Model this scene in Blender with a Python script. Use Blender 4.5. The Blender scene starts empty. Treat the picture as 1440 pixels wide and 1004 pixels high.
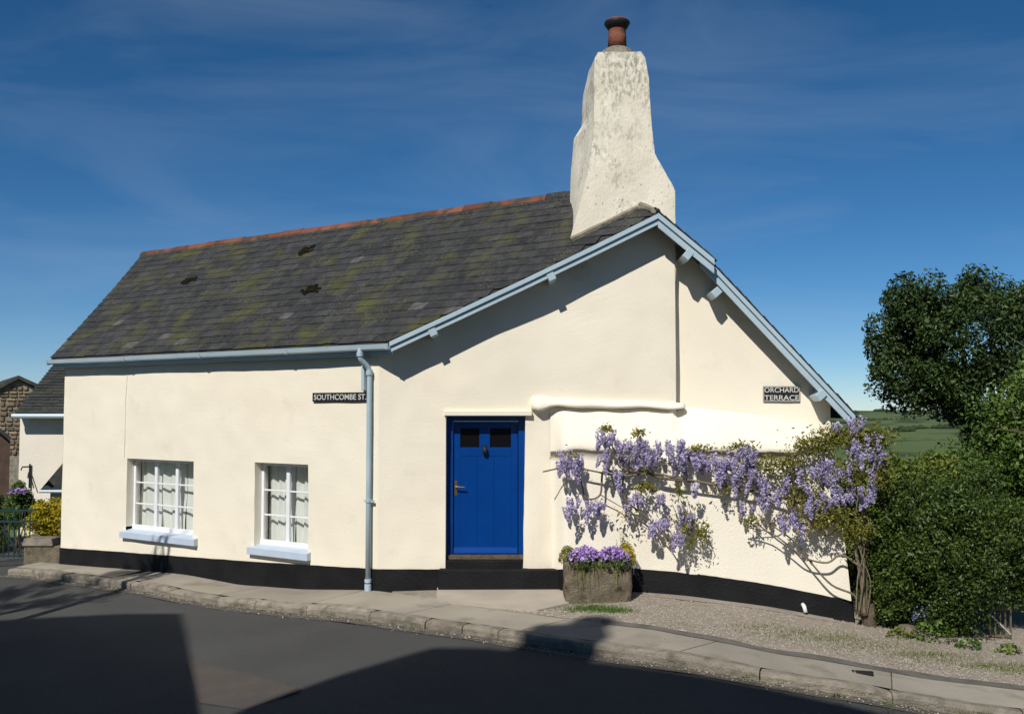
import bpy, bmesh, math, random
import numpy as np
from mathutils import Vector, Matrix, noise
random.seed(7); rng = np.random.default_rng(7)
R = math.radians
scn = bpy.context.scene
COL = scn.collection

# ------------------------------------------------------------------ camera
F = 1400.0; PITCH = R(2.985); CAMZ = 2.45
cam = bpy.data.cameras.new('camera'); cam.lens = 35.0; cam.sensor_width = 36.0
cam.clip_end = 8000; cam.clip_start = 0.05
camo = bpy.data.objects.new('camera', cam); COL.objects.link(camo)
camo.location = (0, 0, CAMZ); camo.rotation_euler = (R(90) + PITCH, 0, 0)
scn.camera = camo
# ------------------------------------------------------------------ sky, sun, exposure
SUN_AZ, SUN_EL = 24.0, 44.0          # degrees to the left behind the camera, elevation
SKY_STRENGTH, SUN_STRENGTH = 0.076, 4.55
world = bpy.data.worlds.new('World'); scn.world = world; world.use_nodes = True
nt = world.node_tree; nt.nodes.clear()
wo = nt.nodes.new('ShaderNodeOutputWorld'); bg = nt.nodes.new('ShaderNodeBackground')
sky = nt.nodes.new('ShaderNodeTexSky'); sky.sky_type = 'NISHITA'; sky.sun_disc = False
sky.sun_elevation = R(SUN_EL); sky.sun_rotation = R(180 + SUN_AZ)
sky.altitude = 200; sky.air_density = 0.64; sky.dust_density = 0.0; sky.ozone_density = 5.4
tc = nt.nodes.new('ShaderNodeTexCoord'); mp = nt.nodes.new('ShaderNodeMapping')
mp.inputs['Scale'].default_value = (1.2, 1.2, 5.5); mp.inputs['Rotation'].default_value = (0.0, R(14), 0.0)
n1 = nt.nodes.new('ShaderNodeTexNoise'); n1.inputs['Scale'].default_value = 1.9; n1.inputs['Detail'].default_value = 7
n1.inputs['Roughness'].default_value = 0.55; n1.inputs['Distortion'].default_value = 0.7
rmp = nt.nodes.new('ShaderNodeMapRange'); rmp.inputs[1].default_value = 0.44; rmp.inputs[2].default_value = 0.80
rmp.inputs[3].default_value = 0.0; rmp.inputs[4].default_value = 0.18
mx = nt.nodes.new('ShaderNodeMix'); mx.data_type = 'RGBA'; mx.inputs[7].default_value = (6.0, 7.2, 8.6, 1)
L = nt.links.new
L(tc.outputs['Generated'], mp.inputs['Vector']); L(mp.outputs[0], n1.inputs['Vector']); L(n1.outputs['Fac'], rmp.inputs[0])
hs = nt.nodes.new('ShaderNodeHueSaturation'); hs.inputs['Saturation'].default_value = 1.2; hs.inputs['Hue'].default_value = 0.495; L(sky.outputs[0], hs.inputs['Color'])
L(rmp.outputs[0], mx.inputs[0]); L(hs.outputs[0], mx.inputs[6]); L(mx.outputs[2], bg.inputs['Color'])
bg.inputs['Strength'].default_value = SKY_STRENGTH; L(bg.outputs[0], wo.inputs[0])
sl = bpy.data.lights.new('sun', 'SUN'); sl.energy = SUN_STRENGTH; sl.angle = R(0.53); sl.color = (1.0, 0.965, 0.90)
so = bpy.data.objects.new('sun', sl); COL.objects.link(so)
SUNV = Vector((-math.sin(R(SUN_AZ)) * math.cos(R(SUN_EL)), -math.cos(R(SUN_AZ)) * math.cos(R(SUN_EL)), math.sin(R(SUN_EL))))
so.rotation_euler = SUNV.to_track_quat('Z', 'Y').to_euler()
vs = scn.view_settings; vs.view_transform = 'Standard'; vs.look = 'None'; vs.exposure = 0.0; vs.gamma = 1.0
vs.use_curve_mapping = False

# ------------------------------------------------------------------ pixel helpers (a pixel is only a direction)
CAMP = Vector((0, 0, CAMZ)); cp, sp = math.cos(PITCH), math.sin(PITCH)
def ray(px, py):
    v = (502 - py) / F
    return Vector(((px - 720) / F, cp - v * sp, sp + v * cp))
def hit(px, py, P, n):
    d = ray(px, py); P = Vector(P); n = Vector(n)
    return CAMP + d * ((P - CAMP).dot(n) / d.dot(n))
def hy(px, py, y): return hit(px, py, (0, y, 0), (0, 1, 0))
def nz(x, y, z=0.0): return noise.noise(Vector((x, y, z)))

# ------------------------------------------------------------------ materials
MATS = {}
def M(name, c1, c2=None, scale=4.0, rough=0.8, bump=0.0, bscale=60.0, spec=0.3, isl=0.0, transl=0.0, metal=0.0,
      c3=None, s3=1.0, t3=(0.55, 0.7), stretch=(1, 1, 1), coat=0.0, objr=False, speck=None, zstain=None):
    m = bpy.data.materials.new(name); m.use_nodes = True; t = m.node_tree; N = t.nodes; K = t.links.new
    b = N['Principled BSDF']; b.inputs['Roughness'].default_value = rough; b.inputs['Metallic'].default_value = metal
    b.inputs['Specular IOR Level'].default_value = spec; b.inputs['Coat Weight'].default_value = coat
    g = N.new('ShaderNodeNewGeometry'); mpn = N.new('ShaderNodeMapping'); mpn.inputs['Scale'].default_value = stretch
    K(g.outputs['Position'], mpn.inputs['Vector'])
    def noi(s, d=5):
        n = N.new('ShaderNodeTexNoise'); n.inputs['Scale'].default_value = s; n.inputs['Detail'].default_value = d
        K(mpn.outputs[0], n.inputs['Vector']); return n
    def mixc(fac, a, bb, mode='MIX'):
        q = N.new('ShaderNodeMix'); q.data_type = 'RGBA'; q.blend_type = mode
        if isinstance(fac, float): q.inputs[0].default_value = fac
        else: K(fac, q.inputs[0])
        for i, v in ((6, a), (7, bb)):
            if isinstance(v, tuple): q.inputs[i].default_value = (*v[:3], 1)
            else: K(v, q.inputs[i])
        return q.outputs[2]
    def rng_(src, lo, hi, a=0.0, bb=1.0):
        r = N.new('ShaderNodeMapRange'); r.inputs[1].default_value = lo; r.inputs[2].default_value = hi
        r.inputs[3].default_value = a; r.inputs[4].default_value = bb; K(src, r.inputs[0]); return r.outputs[0]
    c = tuple(c1)
    if c2: c = mixc(rng_(noi(scale).outputs['Fac'], 0.32, 0.68), tuple(c1), tuple(c2))
    if isl:
        src = g.outputs['Random Per Island']
        if objr:
            oi = N.new('ShaderNodeObjectInfo'); ad = N.new('ShaderNodeMath'); ad.operation = 'ADD'
            K(src, ad.inputs[0]); K(oi.outputs['Random'], ad.inputs[1]); fr = N.new('ShaderNodeMath'); fr.operation = 'FRACT'
            K(ad.outputs[0], fr.inputs[0]); src = fr.outputs[0]
        f = rng_(src, 0, 1, 1 - isl, 1 + isl)
        cmb = N.new('ShaderNodeCombineColor')
        for i in range(3): K(f, cmb.inputs[i])
        c = mixc(1.0, c, cmb.outputs[0], 'MULTIPLY')
    if c3: c = mixc(rng_(noi(s3, 8).outputs['Fac'], t3[0], t3[1]), c, tuple(c3))
    if speck:      # lichen specks
        mu = N.new('ShaderNodeMath'); mu.operation = 'MULTIPLY'; K(rng_(noi(34, 3).outputs['Fac'], 0.56, 0.68), mu.inputs[0]); K(rng_(noi(2.2, 3).outputs['Fac'], 0.42, 0.62, 0, 0.75), mu.inputs[1])
        c = mixc(mu.outputs[0], c, tuple(speck))
    if zstain:     # soot and lichen, heavier towards the weathered top
        sx_ = N.new('ShaderNodeSeparateXYZ'); K(g.outputs['Position'], sx_.inputs[0]); h_ = rng_(sx_.outputs[2], 5.2, 7.4, -0.14, 0.13)
        a1_ = N.new('ShaderNodeMath'); a1_.operation = 'ADD'; K(noi(2.6, 8).outputs['Fac'], a1_.inputs[0]); K(h_, a1_.inputs[1])
        m1_ = N.new('ShaderNodeMath'); m1_.operation = 'MULTIPLY'; K(rng_(a1_.outputs[0], 0.42, 0.60), m1_.inputs[0]); K(rng_(noi(16, 8).outputs['Fac'], 0.42, 0.66, 0.0, 0.62), m1_.inputs[1])
        c = mixc(m1_.outputs[0], c, tuple(zstain))
        c = mixc(rng_(noi(19, 3).outputs['Fac'], 0.66, 0.72, 0.0, 0.7), c, (0.12, 0.10, 0.07))
    if isinstance(c, tuple): b.inputs['Base Color'].default_value = (*c[:3], 1)
    else: K(c, b.inputs['Base Color'])
    if bump:
        bp = N.new('ShaderNodeBump'); bp.inputs['Strength'].default_value = bump; bp.inputs['Distance'].default_value = 0.02
        K(noi(bscale, 4).outputs['Fac'], bp.inputs['Height']); K(bp.outputs[0], b.inputs['Normal'])
    if transl:
        tr = N.new('ShaderNodeBsdfTranslucent'); ms = N.new('ShaderNodeMixShader'); ms.inputs[0].default_value = transl
        if isinstance(c, tuple): tr.inputs[0].default_value = (*c[:3], 1)
        else: K(c, tr.inputs[0])
        K(b.outputs[0], ms.inputs[1]); K(tr.outputs[0], ms.inputs[2]); K(ms.outputs[0], N['Material Output'].inputs[0])
    MATS[name] = m; return m
M('cream', (0.83, 0.762, 0.625), (0.79, 0.715, 0.575), 0.9, 0.85, 0.16, 38, 0.15, c3=(0.66, 0.59, 0.47), s3=2.6, t3=(0.62, 0.95))
M('cream_skirt', (0.85, 0.79, 0.665), (0.81, 0.745, 0.615), 1.1, 0.85, 0.34, 52, 0.15)
M('chimney_render', (0.80, 0.74, 0.61), (0.70, 0.64, 0.51), 2.0, 0.9, 0.4, 22, 0.1, zstain=(0.13, 0.125, 0.10), stretch=(1.5, 1.5, 0.75))
M('plinth_black', (0.0065, 0.0065, 0.0075), (0.012, 0.012, 0.013), 3, 0.75, 0.6, 34, 0.2)
M('slate', (0.050, 0.050, 0.050), (0.028, 0.029, 0.031), 9, 0.8, 0.8, 45, 0.25, isl=0.26, objr=True, c3=(0.088, 0.088, 0.022), s3=2.1, t3=(0.50, 0.80), speck=(0.15, 0.15, 0.085))
M('slate_pale', (0.125, 0.118, 0.108), (0.06, 0.058, 0.056), 9, 0.75, 0.4, 50, 0.3)
M('moss', (0.012, 0.009, 0.005), (0.022, 0.018, 0.008), 20, 1.0, 1.0, 70, 0.1)
M('terracotta', (0.30, 0.105, 0.06), (0.21, 0.085, 0.055), 6, 0.8, 0.4, 40, 0.2, c3=(0.07, 0.055, 0.035), s3=5, t3=(0.50, 0.68), isl=0.2, objr=True)
M('ridge_clay', (0.20, 0.075, 0.046), (0.14, 0.062, 0.042), 5, 0.85, 0.5, 40, 0.15, c3=(0.055, 0.05, 0.035), s3=4, t3=(0.48, 0.66), isl=0.28, objr=True)
M('mortar', (0.30, 0.27, 0.21), (0.16, 0.145, 0.11), 9, 0.95, 0.8, 40, 0.1)
M('blue_grey_paint', (0.42, 0.525, 0.58), (0.37, 0.475, 0.53), 3, 0.4, 0.08, 30, 0.45)
M('white_paint', (0.80, 0.81, 0.82), (0.74, 0.75, 0.76), 5, 0.4, 0.05, 30, 0.4)
M('sill_paint', (0.50, 0.57, 0.66), (0.45, 0.52, 0.62), 4, 0.5, 0.1, 30, 0.4)
M('door_blue', (0.002, 0.045, 0.225), (0.002, 0.039, 0.20), 3, 0.18, 0.12, 9, 0.5, coat=0.4)
M('dark_glass', (0.006, 0.006, 0.007), None, rough=0.06, spec=0.5)
M('curtain', (0.86, 0.86, 0.82), (0.80, 0.80, 0.76), 5, 0.9, 0.1, 80, 0.1)
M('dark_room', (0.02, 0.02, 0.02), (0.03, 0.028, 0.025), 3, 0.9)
M('brass', (0.55, 0.38, 0.12), (0.45, 0.31, 0.1), 8, 0.3, metal=0.9)
M('iron_black', (0.012, 0.012, 0.012), (0.02, 0.018, 0.016), 8, 0.55, 0.2, 40)
M('gate_green', (0.02, 0.05, 0.05), (0.015, 0.035, 0.036), 6, 0.5, 0.1, 30)
M('granite', (0.31, 0.27, 0.215), (0.20, 0.175, 0.14), 7, 0.9, 0.9, 55, 0.2, isl=0.18, objr=True, c3=(0.11, 0.10, 0.07), s3=6, t3=(0.53, 0.74))
M('concrete', (0.37, 0.33, 0.265), (0.30, 0.265, 0.215), 1.6, 0.92, 0.6, 90, 0.15, isl=0.07, objr=True, c3=(0.17, 0.15, 0.12), s3=2.3, t3=(0.56, 0.82))
M('asphalt', (0.092, 0.091, 0.088), (0.072, 0.071, 0.069), 0.7, 0.9, 1.0, 140, 0.2, c3=(0.17, 0.165, 0.155), s3=95, t3=(0.57, 0.75))
M('asphalt_red', (0.118, 0.095, 0.080), (0.090, 0.081, 0.074), 3, 0.92, 0.9, 140, 0.2, c3=(0.17, 0.14, 0.12), s3=95, t3=(0.56, 0.75))
M('apron', (0.45, 0.39, 0.32), (0.37, 0.325, 0.265), 2.4, 0.92, 0.5, 80, 0.15)
M('tar_strip', (0.20, 0.18, 0.155), (0.13, 0.12, 0.105), 5, 0.95, 0.8, 110, 0.1)
M('gutter_dust', (0.15, 0.135, 0.108), (0.095, 0.088, 0.075), 7, 0.95, 0.8, 100, 0.1)
M('gravel_bed', (0.40, 0.345, 0.28), (0.27, 0.235, 0.19), 26, 0.95, 1.0, 75, 0.1, c3=(0.13, 0.135, 0.055), s3=1.3, t3=(0.57, 0.75))
M('pebble', (0.47, 0.405, 0.33), (0.32, 0.275, 0.22), 14, 0.9, isl=0.38)
M('earth', (0.07, 0.055, 0.035), (0.05, 0.06, 0.025), 2, 0.95, 0.7, 30)
M('field', (0.075, 0.115, 0.035), (0.10, 0.13, 0.045), 0.006, 0.95, c3=(0.035, 0.055, 0.02), s3=0.02, t3=(0.52, 0.6))
M('field_dark', (0.025, 0.042, 0.016), (0.035, 0.055, 0.02), 0.05, 0.95)
M('trough_stone', (0.21, 0.175, 0.125), (0.12, 0.10, 0.07), 9, 0.95, 1.0, 38, 0.1, c3=(0.05, 0.042, 0.03), s3=6, t3=(0.58, 0.7))
M('rubble', (0.22, 0.165, 0.11), (0.13, 0.10, 0.07), 4, 0.95, 0.8, 14, 0.1, isl=0.4, objr=True)
M('brick_dark', (0.10, 0.06, 0.042), (0.06, 0.04, 0.03), 4, 0.95, 0.8, 20)
M('bark', (0.15, 0.12, 0.085), (0.085, 0.068, 0.05), 12, 0.95, 1.0, 50, 0.1)
M('stem', (0.22, 0.18, 0.125), (0.14, 0.115, 0.08), 14, 0.95, 0.8, 50, 0.1)
M('timber', (0.16, 0.13, 0.07), (0.11, 0.095, 0.06), 9, 0.9, 0.6, 40, stretch=(1, 1, 0.2))
M('leaf_dark', (0.030, 0.058, 0.013), (0.052, 0.085, 0.017), 1.4, 0.45, spec=0.35, isl=0.5, transl=0.14)
M('leaf_hedge', (0.040, 0.072, 0.010), (0.066, 0.105, 0.015), 1.6, 0.45, spec=0.4, isl=0.55, transl=0.18)
M('leaf_mid', (0.07, 0.135, 0.022), (0.11, 0.17, 0.03), 1.2, 0.5, spec=0.35, isl=0.45, transl=0.25)
M('leaf_lime', (0.12, 0.17, 0.03), (0.16, 0.20, 0.035), 1.5, 0.55, spec=0.3, isl=0.4, transl=0.25)
M('leaf_bronze', (0.25, 0.215, 0.035), (0.17, 0.185, 0.03), 5, 0.55, spec=0.3, isl=0.45, transl=0.3)
M('leaf_gold', (0.52, 0.40, 0.02), (0.36, 0.32, 0.02), 4, 0.6, spec=0.2, isl=0.35, transl=0.25)
M('grass', (0.075, 0.16, 0.02), (0.11, 0.19, 0.03), 5, 0.6, spec=0.2, isl=0.4, transl=0.25)
M('grass_dry', (0.17, 0.185, 0.05), (0.11, 0.15, 0.035), 5, 0.7, spec=0.2, isl=0.35, transl=0.2)
M('petal_wisteria', (0.38, 0.325, 0.54), (0.62, 0.565, 0.73), 16, 0.6, spec=0.2, isl=0.4, transl=0.3)
M('petal_purple', (0.40, 0.22, 0.62), (0.55, 0.38, 0.72), 12, 0.6, spec=0.2, isl=0.35, transl=0.25)
M('petal_blue', (0.22, 0.25, 0.50), (0.3, 0.32, 0.55), 12, 0.6, spec=0.2, isl=0.35, transl=0.2)
M('sign_black', (0.012, 0.012, 0.012), (0.018, 0.018, 0.018), 10, 0.45, 0.1, 60)
M('sign_white', (0.62, 0.61, 0.57), (0.50, 0.49, 0.46), 12, 0.6)
M('neighbour_wall', (0.80, 0.73, 0.62), (0.74, 0.67, 0.56), 1.0, 0.9, 0.3, 20, 0.1)
M('opposite_wall', (0.45, 0.42, 0.36), (0.38, 0.35, 0.3), 1.0, 0.9, 0.3, 20, 0.1)
M('plastic_white', (0.75, 0.75, 0.72), None, rough=0.4)
def glass():
    m = bpy.data.materials.new('window_glass'); m.use_nodes = True; t = m.node_tree; N = t.nodes; N.remove(N['Principled BSDF'])
    a = N.new('ShaderNodeBsdfTransparent'); a.inputs[0].default_value = (0.93, 0.94, 0.93, 1)
    b = N.new('ShaderNodeBsdfGlossy'); b.inputs['Roughness'].default_value = 0.02
    lw_ = N.new('ShaderNodeLayerWeight'); pw = N.new('ShaderNodeMath'); pw.operation = 'POWER'; pw.inputs[1].default_value = 4.0; t.links.new(lw_.outputs['Facing'], pw.inputs[0])
    f = N.new('ShaderNodeMapRange'); f.inputs[3].default_value = 0.04; f.inputs[4].default_value = 0.8; t.links.new(pw.outputs[0], f.inputs[0]); x = N.new('ShaderNodeMixShader')
    t.links.new(f.outputs[0], x.inputs[0]); t.links.new(a.outputs[0], x.inputs[1]); t.links.new(b.outputs[0], x.inputs[2])
    t.links.new(x.outputs[0], N['Material Output'].inputs[0]); MATS['window_glass'] = m
glass()

# ------------------------------------------------------------------ object helpers
WM = {}
def tag(o, label=None, cat=None, group=None, kind=None):
    if label: o['label'] = label
    if cat: o['category'] = cat
    if group: o['group'] = group
    if kind: o['kind'] = kind
    return o
def link(o, parent, W):
    COL.objects.link(o); WM[o.name] = W
    if parent is not None:
        o.parent = parent; o.matrix_parent_inverse = WM[parent.name].inverted()
    o.matrix_basis = W; return o
def empty(name, loc, label=None, cat=None, group=None, kind=None, parent=None):
    o = bpy.data.objects.new(name, None); o.empty_display_size = 0.2
    return tag(link(o, parent, Matrix.Translation(Vector(loc))), label, cat, group, kind)
def obj(name, V, Fc, mat, parent=None, smooth=False, bev=0.0, seg=1, **kw):
    V = np.asarray(V, dtype=float).reshape(-1, 3); c = (V.min(0) + V.max(0)) / 2
    me = bpy.data.meshes.new(name)
    if isinstance(Fc, np.ndarray):
        n = len(Fc); k = Fc.shape[1]
        me.vertices.add(len(V)); me.vertices.foreach_set('co', (V - c).ravel())
        me.loops.add(n * k); me.loops.foreach_set('vertex_index', Fc.ravel().astype(np.int32))
        me.polygons.add(n); me.polygons.foreach_set('loop_start', np.arange(0, n * k, k, dtype=np.int32))
        me.polygons.foreach_set('loop_total', np.full(n, k, dtype=np.int32)); me.update(calc_edges=True)
    else:
        me.from_pydata((V - c).tolist(), [], [list(f) for f in Fc])
        b = bmesh.new(); b.from_mesh(me); bmesh.ops.recalc_face_normals(b, faces=b.faces)
        if bev: bmesh.ops.bevel(b, geom=list(b.edges), offset=bev, segments=seg, profile=0.6, affect='EDGES', clamp_overlap=True)
        b.to_mesh(me); b.free()
    me.materials.append(MATS[mat])
    if smooth: me.polygons.foreach_set('use_smooth', [True] * len(me.polygons))
    o = bpy.data.objects.new(name, me)
    return tag(link(o, parent, Matrix.Translation(Vector(c))), **kw)
class MB:
    def __init__(s): s.v = []; s.f = []
    def add(s, V, Fs):
        o = len(s.v); s.v += [tuple(p) for p in V]; s.f += [[i + o for i in f] for f in Fs]; return s
    def hexa(s, p):   # 8 points: bottom ring 4, top ring 4
        return s.add(p, [(0, 1, 2, 3), (7, 6, 5, 4), (0, 4, 5, 1), (1, 5, 6, 2), (2, 6, 7, 3), (3, 7, 4, 0)])
    def box(s, c, ax, ay, az):   # centre and three half-axis vectors
        c, ax, ay, az = map(Vector, (c, ax, ay, az))
        return s.hexa([c - ax - ay - az, c + ax - ay - az, c + ax + ay - az, c - ax + ay - az,
                       c - ax - ay + az, c + ax - ay + az, c + ax + ay + az, c - ax + ay + az])
    def prism(s, poly, d):   # polygon pushed along d
        n = len(poly); d = Vector(d); P = [Vector(p) for p in poly]
        return s.add(P + [p + d for p in P], [list(range(n)), list(range(2 * n - 1, n - 1, -1))] + [[i, (i + 1) % n, n + (i + 1) % n, n + i] for i in range(n)])
    def tube(s, path, r, n=8, cap=True):
        P = [Vector(p) for p in path]; k = len(P); rr = r if isinstance(r, (list, tuple)) else [r] * k
        V = []; up = None
        for i in range(k):
            t = (P[min(i + 1, k - 1)] - P[max(i - 1, 0)]).normalized()
            if up is None: up = t.orthogonal().normalized()
            up = (up - t * up.dot(t)); up = up.normalized() if up.length > 1e-6 else t.orthogonal().normalized()
            sd = t.cross(up)
            V += [P[i] + (up * math.cos(6.2832 * j / n) + sd * math.sin(6.2832 * j / n)) * rr[i] for j in range(n)]
        Fs = [[i * n + j, i * n + (j + 1) % n, (i + 1) * n + (j + 1) % n, (i + 1) * n + j] for i in range(k - 1) for j in range(n)]
        if cap: Fs += [list(range(n))[::-1], [(k - 1) * n + j for j in range(n)]]
        return s.add(V, Fs)
    def lathe(s, prof, c, n=20):   # prof: (r, z)
        c = Vector(c)
        V = [c + Vector((r * math.cos(6.2832 * j / n), r * math.sin(6.2832 * j / n), z)) for r, z in prof for j in range(n)]
        k = len(prof)
        return s.add(V, [[i * n + j, i * n + (j + 1) % n, (i + 1) * n + (j + 1) % n, (i + 1) * n + j] for i in range(k - 1) for j in range(n)]
                     + [list(range(n))[::-1], [(k - 1) * n + j for j in range(n)]])
    def grid(s, fn, us, ws, skip=None):
        V = [fn(u, w) for u in us for w in ws]; m = len(ws)
        return s.add(V, [[i * m + j, i * m + j + 1, (i + 1) * m + j + 1, (i + 1) * m + j] for i in range(len(us) - 1) for j in range(m - 1)
                         if not (skip and skip((us[i] + us[i + 1]) / 2, (ws[j] + ws[j + 1]) / 2))])
    def build(s, name, mat, parent=None, **kw): return obj(name, s.v, s.f, mat, parent, **kw)
def smooth_path(pts, n=6):
    P = [Vector(p) for p in pts]; P = [P[0]] + P + [P[-1]]; out = []
    for i in range(1, len(P) - 2):
        a, b, c, d = P[i - 1:i + 3]
        for k in range(n):
            t = k / n
            out.append(0.5 * ((2 * b) + (c - a) * t + (2 * a - 5 * b + 4 * c - d) * t * t + (3 * b - a - 3 * c + d) * t ** 3))
    return out + [P[-2]]
def cuts(a, b, step, extra=()):
    n = max(1, int(math.ceil(abs(b - a) / step))); v = [a + (b - a) * i / n for i in range(n + 1)]
    for e in extra:
        v = [q for q in v if abs(q - e) > step * 0.3 or q in (a, b)] + [e]
    return sorted(set(v))
def leaves(name, pts, size, mat, parent=None, asp=0.55, up=0.3, jit=0.35, outward=None, **kw):
    """many small folded leaf blades in one mesh"""
    P = np.asarray(pts); n = len(P)
    nrm = rng.normal(size=(n, 3)); nrm[:, 2] += up
    if outward is not None: nrm += outward * 1.2
    nrm /= np.linalg.norm(nrm, axis=1, keepdims=True)
    t = rng.normal(size=(n, 3)); t -= nrm * (t * nrm).sum(1, keepdims=True); t /= np.linalg.norm(t, axis=1, keepdims=True)
    b = np.cross(nrm, t); s = (size * (1 + jit * rng.uniform(-1, 1, n)) * rng.choice([.7, 1.0, 1.25], n))[:, None]
    V = np.stack([P - t * s * .5, P + b * s * asp * .5 + nrm * s * .12, P + t * s * .5 - nrm * s * .08, P - b * s * asp * .5 + nrm * s * .12], 1).reshape(-1, 3)
    i = np.arange(n)[:, None] * 4
    Fc = np.concatenate([np.concatenate([i, i + 1, i + 2], 1), np.concatenate([i, i + 2, i + 3], 1)])
    return obj(name, V, Fc, mat, parent, **kw)
def clumps(c, r, n, cr, per, flat=1.0):
    """points on the shells of leaf clumps spread through an ellipsoid"""
    c = np.array(c); r = np.array(r); out = []; nr = []
    for k in range(n):
        d = rng.normal(size=3); d /= np.linalg.norm(d); q = c + d * r * (rng.uniform(0.25, 1.0) ** 0.5)
        e = rng.normal(size=(per, 3)); e /= np.linalg.norm(e, axis=1, keepdims=True)
        rad = rng.uniform(0.55, 1.25) * cr * rng.uniform(0.55, 1.05, per)[:, None]
        out.append(q + e * rad * np.array([1, 1, flat])); nr.append(e)
    return np.concatenate(out), np.concatenate(nr)

# ------------------------------------------------------------------ frames of the cottage walls
ANG = R(34); UL = Vector((-math.cos(ANG), math.sin(ANG), 0)); NL = Vector((-math.sin(ANG), -math.cos(ANG), 0)); NB = -NL
YW, YV = 13.5, 13.18
C0 = hy(532, 700, YW); C0.z = 0
E = hy(548, 481, YV); A = hy(925, 299, YV)
def pl(px, py, d=0.0):            # pixel on the street wall -> (s, z)
    p = hit(px, py, C0 + NL * d, NL); return (p - C0).dot(UL), p.z
def PL(s, z, d=0.0): q = C0 + UL * s + NL * d; return Vector((q.x, q.y, z))
A8 = R(8); U2 = Vector((math.cos(A8), -math.sin(A8), 0)); N2 = Vector((-math.sin(A8), -math.cos(A8), 0))
O2 = hy(950, 500, YW); O2.y = YW + 0.19; O2.z = 0
def p2(px, py, d=0.0): p = hit(px, py, O2 + N2 * d, N2); return (p - O2).dot(U2), p.z
def P2(s, z, d=0.0): q = O2 + U2 * s + N2 * d; return Vector((q.x, q.y, z))
X3a, X3b = hy(793, 700, 13.2).x, hy(1205, 860, 12.86).x
def y3(x): return 13.2 + (12.86 - 13.2) * (x - X3a) / (X3b - X3a)
N3 = Vector((-(13.2 - 12.86), -(X3b - X3a), 0)).normalized()
def h3(px, py, d=0.0): return hit(px, py, Vector((X3a, 13.2, 0)) + N3 * d, N3)
# ground along the foot of the walls
base = []
for q in ((86, 793), (175, 800), (263, 808), (333, 822), (430, 829), (520, 829)):
    s, z = pl(*q); w = PL(s, z); base.append((w.x, w.y, w.z))
for q in ((615, 829), (785, 829)): w = hy(q[0], q[1], YW); base.append((w.x, w.y, w.z))
for q in ((893, 833), (960, 838), (1077, 853), (1202, 876)): w = h3(*q); base.append((w.x, w.y, w.z))
base.append((8.0, 12.0, base[-1][2] - 0.30)); base.append((16.0, 9.0, base[-1][2] - 0.5))
base.insert(0, (-14.0, 21.0, base[0][2] - 0.35)); base.insert(0, (-30.0, 30.0, base[0][2] - 0.6))
BX = np.array([b[0] for b in base]); BY = np.array([b[1] for b in base]); BZ = np.array([b[2] for b in base])
GX = np.linspace(-40, 30, 701); gz_ = np.interp(GX, BX, BZ); ker = np.hanning(9); ker /= ker.sum()
gz_ = np.convolve(np.pad(gz_, 4, mode='edge'), ker, 'valid'); gy_ = np.interp(GX, BX, BY)
def sstep(a, b, x): t = min(1, max(0, (x - a) / (b - a))); return t * t * (3 - 2 * t)
def zg(x, y):
    z = float(np.interp(x, GX, gz_)); yb = float(np.interp(x, GX, gy_))
    z += 0.03 * max(-6, min(3, y - yb))
    z += 1.0 * (1 - sstep(0.5, 8.0, y))          # the far side of the road, where the camera stands, is higher
    return z
def hg(px, py, off=0.0):
    d = ray(px, py); t = 12.0
    for _ in range(40):
        p = CAMP + d * t; t = (CAMZ - zg(p.x, p.y) - off) / (-d.z)
    return CAMP + d * t

# ------------------------------------------------------------------ terrain, road
def far_z(x, y):
    r = math.hypot(x, y - 12)
    if r < 34: return zg(x, y) - 0.24 - 0.02 * max(0, r - 16)
    z0 = zg(x, y) - 0.6
    z = z0 - 46 * sstep(34, 420, r)
    return z + (44 + 9 * nz(x * .0016, y * .0016, 3)) * sstep(420, 1500, r) + 3 * nz(x * .006, y * .006, 9) * sstep(200, 600, r)
V = []; rad = [0, 2, 4, 6, 8, 10, 12, 14, 16, 18, 20, 23, 26, 30, 34, 50, 80, 130, 200, 300, 420, 520, 640, 760, 880, 1000, 1120, 1250, 1380, 1500, 2000, 3500, 6000]
NA = 144
for r in rad:
    for k in range(NA):
        a = 2 * math.pi * k / NA; x, y = r * math.cos(a), 12 + r * math.sin(a); V.append((x, y, far_z(x, y)))
Fs = [[i * NA + j, i * NA + (j + 1) % NA, (i + 1) * NA + (j + 1) % NA, (i + 1) * NA + j] for i in range(len(rad) - 1) for j in range(NA)]
obj('ground', V, Fs, 'field', smooth=True, kind='structure')
mb = MB(); mb.grid(lambda x, y: (x, y, zg(x, y) - 0.108), cuts(-34, 24, 0.6), cuts(-12, 23, 0.6)); mb.build('road', 'asphalt', smooth=True, kind='structure')

KP = [(-60, 790), (10, 800), (50, 803), (90, 808), (133, 813), (200, 822), (247, 831), (300, 840), (377, 848), (433, 853), (480, 856), (523, 862), (600, 873), (700, 887),
      (813, 904), (870, 912), (940, 921), (1060, 942), (1127, 954), (1247, 973), (1440, 1003), (1600, 1030)]
KL = smooth_path([hg(*q) for q in KP[1:]], 5)
KL = [Vector((p.x, p.y, 0)) for p in KL]
def polylen(P): return np.concatenate([[0], np.cumsum([(P[i + 1] - P[i]).length for i in range(len(P) - 1)])])
KS = polylen(KL); KA = np.array([[p.x, p.y] for p in KL])
def kerb_at(s, off=0.0):           # off > 0: towards the cottage
    x = np.interp(s, KS, KA[:, 0]); y = np.interp(s, KS, KA[:, 1])
    e = 0.15; dx = np.interp(s + e, KS, KA[:, 0]) - np.interp(s - e, KS, KA[:, 0]); dy = np.interp(s + e, KS, KA[:, 1]) - np.interp(s - e, KS, KA[:, 1])
    l = math.hypot(dx, dy) or 1; return Vector((x - dy / l * off, y + dx / l * off, 0))
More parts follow.
